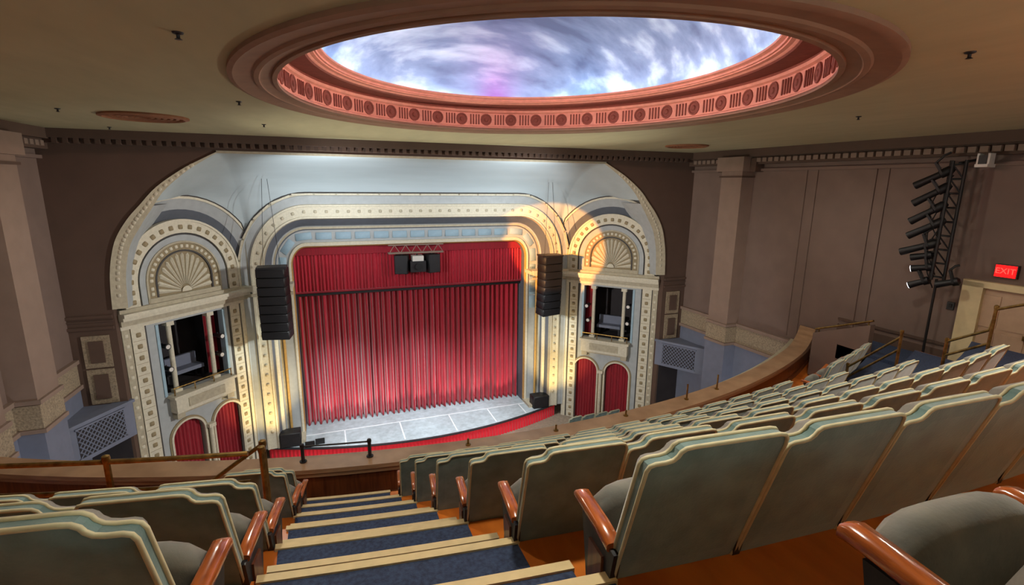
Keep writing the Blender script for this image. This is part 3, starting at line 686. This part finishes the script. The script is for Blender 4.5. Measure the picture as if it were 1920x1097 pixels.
mk('body', boxv(C-.33, C+.27, 19.2, 19.7, -3.35, -2.92), BOXF, 'iron', sp); mk('top_case', boxv(C-.24, C+.18, 19.18, 19.66, -2.92, -2.72), BOXF, 'white', sp)
MB().tube([(C-.03, 19.2, -3.12), (C-.03, 19.1, -3.12)], [.12, .13], 16).build('lens_barrel', 'black', sp, True, 40)
MB().tube([(C-.03, 19.45, -2.72), (C-.03, 19.45, -2.6)], .03, 6).build('bracket', 'iron', sp)
for s, x in ((-1, -5.0), (1, 5.0)):
    sp = thing('stage_subwoofer', (C+x, 19.0, ZS), 'black loudspeaker cabinet standing on the %s corner of the stage' % ('left' if s < 0 else 'right'), 'loudspeaker')
    cabinet('cabinet', .72, .52, .5, sp, Matrix.Translation((C+x, 18.72, ZS+.27)))
    for q in (-.2, .2): MB().tube([(C+x+q, 18.46, ZS+.27), (C+x+q, 18.45, ZS+.27)], .13, 14).build('driver', 'iron', sp, True, 40)
for i, x in enumerate((-4.35, -4.0)):
    sp = thing('stage_monitor', (C+x, 18.4, ZS), 'low black wedge monitor on the stage floor, %s the left speaker cabinet' % ('nearest' if i == 0 else 'second from'), 'loudspeaker')
    y0 = 18.25+.12*i
    V = [(C+x-.16, y0, ZS), (C+x+.16, y0, ZS), (C+x+.16, y0+.36, ZS), (C+x-.16, y0+.36, ZS), (C+x-.16, y0, ZS+.24), (C+x+.16, y0, ZS+.24), (C+x+.16, y0+.3, ZS+.06), (C+x-.16, y0+.3, ZS+.06)]
    mk('wedge_body', V, [(0, 1, 2, 3), (4, 5, 6, 7), (0, 1, 5, 4), (2, 3, 7, 6), (1, 2, 6, 5), (0, 3, 7, 4)], 'black', sp)
# ------------------------------------------------------------------ ledges with lattice grilles between pier and tower
for s in (-1, 1):
    sd = 'left' if s < 0 else 'right'
    a0, a1 = (9.62, 14.0), (8.62, 15.70)             # front edge, house-relative plan points
    bk0, bk1 = (9.85, 14.0), (9.85, 15.70)
    t_, b_ = -5.90, -6.92
    lg = thing('side_ledge', (C+s*9.2, 14.8, b_), 'slate blue boxed ledge with a lattice grille beside the %s tower' % sd, 'ledge')
    pl = lambda p, z: (C+s*p[0], p[1], z)
    V = [pl(p, z) for z in (b_, t_) for p in (a0, a1, bk1, bk0)]
    mk('ledge_body', V, [(0, 1, 2, 3), (4, 5, 6, 7), (0, 1, 5, 4), (1, 2, 6, 5), (2, 3, 7, 6), (3, 0, 4, 7)], 'blue_wall', lg)
    ux, uy = a1[0]-a0[0], a1[1]-a0[1]; l = math.hypot(ux, uy); ux, uy = ux/l, uy/l; nx, ny = -uy, ux
    if nx > 0: nx, ny = -nx, -ny
    def fp(u, z, d): return (C+s*(a0[0]+ux*u+nx*d), a0[1]+uy*u+ny*d, z)
    def fbox(u0, u1, z0, z1, d0, d1): return [fp(u, z, d) for u in (u0, u1) for d in (d0, d1) for z in (z0, z1)]
    mk('ledge_cap', fbox(-.03, l+.03, t_-.06, t_+.02, -.3, .05), BOXF, 'blue_wall', lg)
    gu0, gu1, gz0, gz1 = .42, l-.30, b_+.12, t_-.14
    mk('grille_back', fbox(gu0, gu1, gz0, gz1, 0, .01), BOXF, 'void', lg)
    H = gz1-gz0; W_ = gu1-gu0
    k = -8
    while k*.13 < W_:
        for dr_ in (1, -1):
            p, q = [], None
            u0, u1 = gu0+k*.13, gu0+k*.13+H*.9
            z0, z1 = (gz0, gz1) if dr_ > 0 else (gz1, gz0)
            f0 = max(0, (gu0-u0)/(u1-u0)); f1 = min(1, (gu1-u0)/(u1-u0))
            if f1 > f0+.05:
                MB().tube([fp(u0+(u1-u0)*f, z0+(z1-z0)*f, .02) for f in (f0, f1)], .016, 4).build('lattice_slat', 'blue_wall', lg)
        k += 1
    for z in (gz0-.04, gz1): mk('grille_frame', fbox(gu0-.04, gu1+.04, z, z+.04, 0, .04), BOXF, 'blue_wall', lg)
# dark panels on the wall under the ledges
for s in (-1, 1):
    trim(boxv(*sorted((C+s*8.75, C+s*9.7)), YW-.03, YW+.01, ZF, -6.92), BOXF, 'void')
# ------------------------------------------------------------------ ceiling fittings
for x, y, r, q in ((-3.02, 11.75, .72, 'left'), (10.3, 12.7, .62, 'right')):
    v = thing('ceiling_vent', (x, y, ZC), 'round terracotta ceiling vent towards the %s end of the proscenium wall' % q, 'vent')
    MB().lathe([(r, ZC), (r, ZC-.03), (r-.07, ZC-.05), (r-.1, ZC-.03), (r-.1, ZC)], 32, x, y).build('vent_rim', 'vent', v, True, 40)
    for i in range(1, 6): MB().lathe([(i*r*.14+.05, ZC-.004), (i*r*.14+.05, ZC-.03), (i*r*.14, ZC-.03), (i*r*.14, ZC-.004)], 32, x, y).build('vent_ring', 'vent', v, True, 40)
    MB().lathe([(r-.08, ZC-.006), (.001, ZC-.006)], 32, x, y).build('vent_back', 'salmon_d', v)
for x, y, q in ((-1.01, 5.13, 'nearest the left edge of the dome ring'), (-4.1, 11.13, 'left of the round vent on the left'), (-1.07, 8.97, 'between dome ring and left vent'), (5.46, 3.06, 'on the near right of the dome'), (8.6, 6.29, 'on the far right of the dome'), (-1.03, 12.2, 'close to the cornice right of the left vent'), (-4.41, 14.4, 'close to the cornice behind the left vent')):
    v = thing('ceiling_fitting', (x, y, ZC), 'tiny dark ceiling fitting '+q, 'fitting', 'small dark fittings on the ceiling')
    MB().lathe([(.045, ZC), (.04, ZC-.012), (.014, ZC-.02), (.014, ZC-.045), (.03, ZC-.055), (.001, ZC-.06)], 12, x, y).build('fitting_body', 'iron', v, True, 40)
# ------------------------------------------------------------------ right wall: door, exit sign, lighting boom
def RW(y, z, d=0.): return (XRW(y)-d, y, z)
def rwb(y0, y1, z0, z1, d0, d1): return [RW(y, z, d) for d in (d0, d1) for y in (y0, y1) for z in (z0, z1)]
dr = struct(mk('door_1', rwb(5.50, 6.62, -3.93, -2.10, .0, .03), BOXF, 'doorw'))
for z0, z1 in ((-3.75, -3.05), (-2.95, -2.25)):
    for y0, y1 in ((5.62, 6.0), (6.12, 6.5)): mk('door_panel', rwb(y0, y1, z0, z1, .03, .05), BOXF, 'doorw', dr)
mk('door_handle', rwb(5.58, 5.64, -3.08, -2.98, .03, .09), BOXF, 'brass', dr)
fr = trim(rwb(6.42, 6.80, -3.93, -2.0, 0, .14), BOXF, 'doorp')
mk('frame_head', rwb(5.32, 6.80, -2.10, -1.96, 0, .14), BOXF, 'doorp', fr); mk('frame_jamb', rwb(5.32, 5.50, -3.93, -2.0, 0, .14), BOXF, 'doorp', fr)
struct(mk('baseboard_right', rwb(6.82, 9.5, -3.93, -3.72, 0, .04), BOXF, 'wall_dark'))
trim(rwb(6.82, 9.5, -3.60, -3.54, 0, .05), BOXF, 'wall_dark')
ex = thing('exit_sign', RW(6.13, -1.83), 'glowing red exit sign above the cream door frame', 'sign')
mk('sign_case', rwb(5.94, 6.32, -1.83, -1.55, .0, .09), BOXF, 'exit_w', ex)
mk('sign_face', rwb(5.955, 6.305, -1.815, -1.565, .09, .10), BOXF, 'exit_r', ex)
fc = bpy.data.curves.new('exit_text', 'FONT'); fc.body = 'EXIT'; fc.size = .17; fc.align_x = 'CENTER'; fc.align_y = 'CENTER'; fc.extrude = .004
to = bpy.data.objects.new('exit_text', fc); COL.objects.link(to)
dg = bpy.context.evaluated_depsgraph_get(); tm = bpy.data.meshes.new_from_object(to.evaluated_get(dg)); bpy.data.objects.remove(to)
M['exit_l'] = mat('exit_letter', (255, 96, 84), .5, 4, .02, emit=((255, 60, 50), 2.2)); tm.materials.clear(); tm.materials.append(M['exit_l'])
link('sign_letters', tm, ex, Matrix.Translation(RW(6.13, -1.69, .106)) @ Matrix(((0, 0, -1, 0), (-1, 0, 0, 0), (0, 1, 0, 0), (0, 0, 0, 1))))
sw = thing('wall_plate', RW(7.0, -2.7), 'small dark square wall plate left of the cream door frame', 'wall plate')
mk('plate', rwb(6.93, 7.07, -2.73, -2.55, 0, .03), BOXF, 'iron', sw); mk('plate_button', rwb(6.97, 7.03, -2.68, -2.60, .03, .045), BOXF, 'black', sw)
pb = thing('hanging_camera', RW(6.66, .5), 'small white boxed camera hung under the right wall cornice', 'camera')
mk('camera_frame', rwb(6.55, 6.77, .46, .52, .34, .62), BOXF, 'white', pb)
for y in (6.55, 6.73): mk('camera_cheek', rwb(y, y+.04, .52, .74, .40, .58), BOXF, 'white', pb)
mk('camera_body', rwb(6.59, 6.73, .52, .70, .36, .60), BOXF, 'black', pb)
# boom: ladder pole and ellipsoidal spotlights
bo = thing('lighting_boom', (13.0, 7.15, -3.93), 'black ladder-like lighting boom standing against the right wall', 'lighting boom')
bx, by = 13.0, 7.1
for o in (-.14, .14): MB().tube([(bx, by+o, -2.05), (bx, by+o, .62)], .035, 8).build('pole', 'black', bo, True, 40)
MB().tube([(bx, by, -3.93), (bx, by, -2.0)], .028, 8).build('lower_pole', 'black', bo, True, 40)
MB().tube([(bx-.2, by, -2.0), (bx-.2, by, .6)], .03, 8).build('pole', 'black', bo, True, 40)
for i in range(8):
    for yy in (-.14, .14): MB().tube([(bx, by+yy, -1.95+.31*i), (bx-.2, by, -1.64+.31*i)], .016, 5).build('brace', 'black', bo)
for i in range(9): MB().tube([(bx, by-.14, -1.95+.31*i), (bx, by+.14, -1.95+.31*i)], .022, 6).build('rung', 'black', bo)
MB().tube([(bx, by, .55), (XRW(by)-.3, by-.2, .62)], .03, 6).build('top_bracket', 'black', bo)
for q, (z0, z1, dy) in enumerate(((.3, -1.2, .34), (-.1, -1.9, .30), (-.7, -2.2, .26))):
    MB().tube([(bx-.1, by+dy*math.sin(PI*j/10), z0+(z1-z0)*j/10) for j in range(11)], .013, 5).build('cable', 'black', bo, True)
mk('foot_plate', boxv(bx-.12, bx+.12, by-.12, by+.12, -3.93, -3.9), BOXF, 'black', bo)
def spot_mesh(Ls, r):
    body = MB().tube([(0, 0, 0), (.10*Ls, 0, 0), (.34*Ls, 0, 0), (.36*Ls, 0, 0), (.5*Ls, 0, 0), (.98*Ls, 0, 0), (Ls, 0, 0)], [r*.6, r*1.15, r*1.15, r*.85, r*.85, r*1.0, r*1.0], 14).mesh('barrel', 'black', True, 40)
    yoke = MB()
    for q in (-1, 1): yoke.box(.30*Ls-.02, .30*Ls+.02, q*r*1.35-.008, q*r*1.35+.008, -.02, .26)
    yoke.box(.30*Ls-.02, .30*Ls+.02, -r*1.4, r*1.4, .25, .275)
    clamp = MB().tube([(.30*Ls, 0, .27), (.05*Ls, 0, .34), (-.12*Ls, 0, .34)], .024, 6)
    lens = MB().tube([(Ls, 0, 0), (Ls+.01, 0, 0)], r*.9, 14)
    return body, yoke.mesh('yoke', 'black'), clamp.mesh('clamp', 'black'), lens.mesh('lens_glass', 'iron', True, 40), lens.mesh('lens_glass', 'lens', True, 40)
SL = spot_mesh(.74, .085); SS = spot_mesh(.42, .08)
for i, (z, yoff, tilt, big, lit) in enumerate(((.45, .02, 20, 1, 0), (.10, .02, 24, 1, 0), (-.30, .03, 25, 1, 0), (-.66, .0, 22, 1, 0), (-1.16, .03, 12, 1, 0), (-1.72, .05, 2, 0, 1), (-2.02, .08, 16, 0, 1), (-1.45, .1, 4, 0, 0), (-1.95, -.5, 8, 0, 0))):
    S = SL if big else SS
    m = Matrix.Translation((bx-.08, by+.0+yoff, z)) @ Matrix.Rotation(math.radians(112), 4, 'Z') @ Matrix.Rotation(math.radians(tilt+11), 4, 'Y')
    lab = ('long black spotlight on the lighting boom, %s from the top' % ORD[i]) if big else ('short black spotlight with a glowing lens, %s one low on the boom' % ('upper' if i == 5 else 'lower')) if lit else ('short dark spotlight low on the boom, '+('above the glowing ones' if i == 7 else 'turned towards the door'))
    sp = thing('boom_spotlight', (0, 0, 0), lab, 'spotlight', 'spotlights on the right wall boom', m)
    for nm, me in zip(('barrel', 'yoke', 'clamp'), S[:3]): link(nm, me, sp, m)
    link('lens_glass', S[4] if lit else S[3], sp, m)
# ------------------------------------------------------------------ brass rails
def rail(name, label, bars, posts, r=.03, pr=.035, m='brass'):
    q = posts[0] if posts else (bars[0][0], bars[0][0])
    t = thing(name, q[1], label, 'railing')
    for b_ in bars: MB().tube(b_, r, 8).build('rail_bar', m, t, True, 40)
    for top, bot in posts:
        p = MB().tube([bot, top], pr, 8).build('rail_post', m, t, True, 40)
        MB().tube([(bot[0], bot[1], bot[2]), (bot[0], bot[1], bot[2]+.02)], pr*2, 10).build('post_flange', m, p, True, 40)
        MB().lathe([(pr*1.1, top[2]-.03), (pr*1.3, top[2]), (pr*1.1, top[2]+.03), (.002, top[2]+.04)], 10, top[0], top[1]).build('post_finial', m, p, True, 40)
    return t
def onR(R, x, z): return (x, RC[1]-math.sqrt(R*R-(x-RC[0])**2), z)
zt6 = tier_z(6)
RV = 22.2
rail('stairwell_rail', 'double brass rail on posts around the stairwell left of the carpeted stairs',
     [[onR(RV, -6.1+5.3*i/16, -2.50) for i in range(17)], [onR(RV, -6.1+5.3*i/16, -2.80) for i in range(17)]],
     [(onR(RV, x, -2.47), onR(RV, x, tier_z(3))) for x in (-5.0, -3.3, -1.98, -.68)], .024, .028)
rail('sloping_handrail', 'sloping brass handrail running down beside the post at the foot of the upper rows',
     [[onR(RV-.1, -1.2, -2.85), onR(RV-.1, -.70, -2.48)]], [(onR(RV-.1, -.68, -2.46), onR(RV-.1, -.68, tier_z(3)))], .02, .028)
rail('cap_rail', 'low thin dark rail on the parapet cap at the foot of the stairs',
     [[onR(19.1, -.55, -4.12), onR(19.1, -.03, -4.12), onR(19.1, .49, -4.12)]], [(onR(19.1, x, -4.11), onR(19.1, x, -4.39)) for x in (-.54, .48)], .014, .028, 'iron')
for i, x in enumerate((2.1, 3.75, 5.3, 6.95, 7.95)):
    t = thing('cap_stub', onR(19.1, x, -4.39), 'small brass stub post on the parapet cap, %s along from the stairs' % ORD[i], 'post', 'stub posts on the parapet cap')
    h = .12 if i < 3 else .34
    MB().tube([onR(19.1, x, -4.39), onR(19.1, x, -4.39+h)], .018, 8).build('stub_post', 'brass', t, True, 40)
    MB().tube([onR(19.1, x, -4.39), onR(19.1, x, -4.37)], .045, 10).build('stub_flange', 'brass', t, True, 40)
rail('stair_handrail', 'double sloping brass handrail on the stairs beyond the right end of the seat rows',
     [[(9.8, 6.62, -3.55), (9.8, 5.74, -2.66)], [(9.8, 6.62, -3.78), (9.8, 5.74, -2.90)]], [((9.8, 6.62, -3.5), (9.8, 6.62, tier_z(4))), ((9.8, 5.74, -2.56), (9.8, 5.74, tier_z(3)))], .022, .026)
rail('landing_handrail', 'dark brass handrail climbing in front of the cream door',
     [[(9.8, 5.03, -2.53), (9.8, 4.50, -2.18), (9.8, 4.46, -1.83), (9.8, 3.6, -1.42)], [(9.8, 5.03, -2.78), (9.8, 4.48, -2.40)]], [((9.8, 5.03, -2.50), (9.8, 5.03, tier_z(2))), ((9.8, 4.47, -1.80), (9.8, 4.47, tier_z(2)))], .022, .026)
# low wall with brass rail beside the stairwell at the right wall
vw = thing('stairwell_wall', (12.3, 8.8, -4.5), 'low taupe stairwell wall with a sloping brass rail by the right wall', 'low wall')
V = [(x, y, z) for x in (12.2, 12.36) for y, z in ((9.3, -5.0), (9.3, -3.82), (7.85, -3.22), (7.85, -5.0))]
mk('wall_slab', V, [(0, 1, 2, 3), (4, 5, 6, 7), (0, 1, 5, 4), (1, 2, 6, 5), (2, 3, 7, 6), (0, 3, 7, 4)], 'wall', vw)
MB().tube([(12.28, 9.3, -3.72), (12.28, 7.85, -3.12)], .025, 8).build('rail_bar', 'brass', vw, True, 40)
for y, z in ((9.2, -3.70), (7.95, -3.18)): MB().tube([(12.28, y, z), (12.28, y, z-.1)], .015, 6).build('rail_bracket', 'brass', vw)
# ------------------------------------------------------------------ theatre seats
LEAN = .31
HALF = .281
OUT = [(-.27, .50), (-HALF, .53), (-HALF, 1.085), (-.274, 1.105), (-.255, 1.112), (-.215, 1.112), (-.188, 1.118), (-.172, 1.134), (-.166, 1.152), (-.150, 1.164), (-.12, 1.167),
       (.235, 1.167), (.262, 1.160), (.276, 1.142), (HALF, 1.115), (HALF, .53), (.27, .50)]   # from lower left over the top to lower right; the clipped corner is on the stair side
def bk(x, z, d): return (x, -.07-LEAN*(z-.50)-d, z)                    # d towards the rear
def slab(o, d0, d1, inset0=0., inset1=0., dome_=0.):
    cz = .83
    def ins(p, q): return (p[0]*(1-q/.28), cz+(p[1]-cz)*(1-q/.33))
    a = [bk(*ins(p, inset0), d0) for p in o]; b = [bk(*ins(p, inset1), d1) for p in o]
    n = len(o); mb = MB(); mb.loft(a, b, True)
    mb.add(a, [tuple(range(n))]); 
    if dome_:
        c = [bk(*ins(p, inset1+.07), d1+dome_) for p in o]; mb.loft(b, c, True); mb.add(c, [tuple(range(n))])
    else: mb.add(b, [tuple(range(n))])
    return mb
SEAT = {}
SEAT['back_cushion'] = slab(OUT, -.075, -.02, .03, 0).mesh('back_cushion', 'velvet_f', True, 35)
SEAT['back_panel'] = slab(OUT, -.012, .030, 0, 0, .006).mesh('back_panel', 'velvet', True, 30)
pp_ = MB()
for d in (-.018, .030): pp_.tube([bk(x, z, d) for x, z in OUT], .0085, 5, False)
SEAT['piping'] = pp_.mesh('piping', 'piping', True)
# tip-up seat, folded up against the back, with a rounded front edge on top
sm = MB(); prof = []
for i in range(9):
    a_ = -PI/2+PI*i/8; prof.append((.285+.07*math.cos(a_), .07*math.sin(a_)))
prof = [(0, -.06)]+prof+[(0, .06)]
N = 8; Vv = []
hy, hz = .09, .40; ang = math.radians(77)
for i in range(N+1):
    x = -.245+.49*i/N; e_ = 1-.16*abs((i-N/2)/(N/2))**4
    for u, v_ in prof:
        u2 = u*e_+.0; Vv.append((x, hy+u2*math.cos(ang)-v_*math.sin(ang)*e_, hz+u2*math.sin(ang)+v_*math.cos(ang)*e_))
k = len(prof)
sm.add(Vv, [(i*k+j, (i+1)*k+j, (i+1)*k+(j+1) % k, i*k+(j+1) % k) for i in range(N) for j in range(k)]+[tuple(range(k)), tuple(N*k+j for j in range(k))])
SEAT['seat_cushion'] = sm.mesh('seat_cushion', 'velvet_f', True, 60)
for nm_ in ('back_cushion', 'back_panel', 'piping'):
    me_ = SEAT[nm_].copy(); me_.transform(Matrix.Scale(-1, 4, (1, 0, 0))); me_.flip_normals(); SEAT[nm_+'_m'] = me_
SEAT['hinge_bar'] = MB().box(-.27, .27, .04, .10, .36, .41).mesh('hinge_bar', 'iron')
def arm_mesh():
    V = []; st_ = [(-.10, .650, .030, .02), (-.07, .664, .034, .024), (0, .674, .034, .026), (.14, .682, .033, .026), (.20, .684, .034, .026), (.225, .676, .032, .022)]
    for y, z, hw, hh in st_:
        for j in range(10):
            a_ = 2*PI*j/10+PI/10; c_, s_ = math.cos(a_), math.sin(a_)
            V.append((hw*math.copysign(abs(c_)**.5, c_), y, z+hh*math.copysign(abs(s_)**.6, s_)))
    Fs = [(i*10+j, i*10+(j+1) % 10, (i+1)*10+(j+1) % 10, (i+1)*10+j) for i in range(5) for j in range(10)]+[tuple(range(10)), tuple(50+j for j in range(10))]
    return mesh('armrest', V, Fs, 'armwood', True, 50)
SEAT['armrest'] = arm_mesh()
o_ = [(-.17, 0), (.17, 0), (.17, .04), (.10, .08), (.08, .30), (.13, .52), (.16, .645), (-.14, .645), (-.10, .45), (-.08, .30), (-.10, .08), (-.17, .04)]
n = len(o_); mb = MB(); mb.loft([(-.018, y, z) for y, z in o_], [(.018, y, z) for y, z in o_], True); mb.add([(-.018, y, z) for y, z in o_], [tuple(range(n))]); mb.add([(.018, y, z) for y, z in o_], [tuple(range(n))])
SEAT['standard'] = mb.mesh('standard', 'iron')
mb = MB(); mb.box(-.03, -.018, -.06, .06, .33, .58); mb.box(-.03, -.018, -.05, .05, .10, .26)
SEAT['end_panel'] = mb.mesh('end_panel', 'panelwood')
def seen(x, y, z, pad=70):
    v = Vector((x, y, z)); d = v.dot(fw)
    if d < .1: return False
    px, py = 960+F_PX*v.dot(rc)/d, 548.5-F_PX*v.dot(uc)/d
    return -pad < px < 1920+pad and -pad < py < 1097+pad
def seat(R, x, z, label, aisle, both_arms=False, end=False):
    y = RC[1]-math.sqrt(R*R-(x-RC[0])**2); th = math.atan2(x-RC[0], RC[1]-y)      # face the centre of the arcs
    m = Matrix.Translation((x, y, z)) @ Matrix.Rotation(th, 4, 'Z')
    t = thing('theatre_seat', (0, 0, 0), label, 'seat', 'tip-up seats of the balcony', m)
    for nm in ('back_panel', 'back_cushion', 'piping', 'seat_cushion', 'hinge_bar'):
        o = bpy.data.objects.new(nm, SEAT[nm+'_m'] if aisle > 0 and nm+'_m' in SEAT else SEAT[nm]); COL.objects.link(o); o.parent = t
    for sgn in ((-1, 1) if both_arms else (aisle,)):
        for nm in ('armrest', 'standard')+(('end_panel',) if end and sgn == aisle else ()):
            o = bpy.data.objects.new(nm, SEAT[nm]); COL.objects.link(o); o.parent = t; o.location = (sgn*.2875, 0, 0)
            if nm == 'end_panel' and sgn > 0: o.rotation_euler = (0, 0, PI)
    return t
SP = .575; nseat = 0
for n in range(-1, 6):
    z = tier_z(n); row = ORD[5-n] if n > -1 else 'seventh'
    for side in (1, -1):
        R = 25.25-.9*n+(.10 if n < 0 and side > 0 else 0)
        if side < 0 and n == 3: continue
        x0 = (xaR(n)+.06+(.15 if n < 0 else 0)) if side > 0 else -.47
        k = 0; x = x0
        lim_x = 7.95 if side > 0 else (-6.0 if n < 3 else -1.15)
        cells = []
        while True:
            y = RC[1]-math.sqrt(R*R-(x-RC[0])**2); c_ = math.cos(math.asin((x-RC[0])/R))
            xc = x+side*SP/2*c_; x = x+side*SP*c_
            if (side > 0 and x > lim_x) or (side < 0 and x < lim_x): break
            cells.append(xc)
        for k, xc in enumerate(cells):
            y = RC[1]-math.sqrt(R*R-(xc-RC[0])**2)
            if not any(seen(xc+dx, y+dy, z+dz) for dx in (-.26, .26) for dy in (-.3, .2) for dz in (.4, 1.1)): continue
            seat(R, xc, z, 'sage velvet tip-up seat, %s %s of the carpeted stairs, %s row from parapet' % (ORD[k], 'right' if side > 0 else 'left', row), -side, k == len(cells)-1, k == 0)
            nseat += 1
    if n == 5:
        for k in range(4):
            xc = 9.3+SP*.93*k
            seat(25.25-.9*n, xc, z, 'sage velvet tip-up seat beyond the right-hand stairs behind the parapet, %s from the stairs' % ORD[k], -1, k == 3, k == 0); nseat += 1
print('seats', nseat)
# a few orchestra seats that show below the right tower
for k in range(4):
    m = Matrix.Translation((8.75+.575*k, 16.35, ZF)) @ Matrix.Rotation(.12, 4, 'Z')
    t = thing('orchestra_seat', (0, 0, 0), 'dark tip-up seat on the orchestra floor below the right tower, %s from the stage' % ORD[k], 'seat', 'orchestra seats', m)
    for nm in ('back_panel', 'back_cushion', 'piping', 'seat_cushion', 'hinge_bar', 'armrest', 'standard'):
        o = bpy.data.objects.new(nm, SEAT[nm]); COL.objects.link(o); o.parent = t
        if nm in ('armrest', 'standard'): o.location = (-.2875, 0, 0)
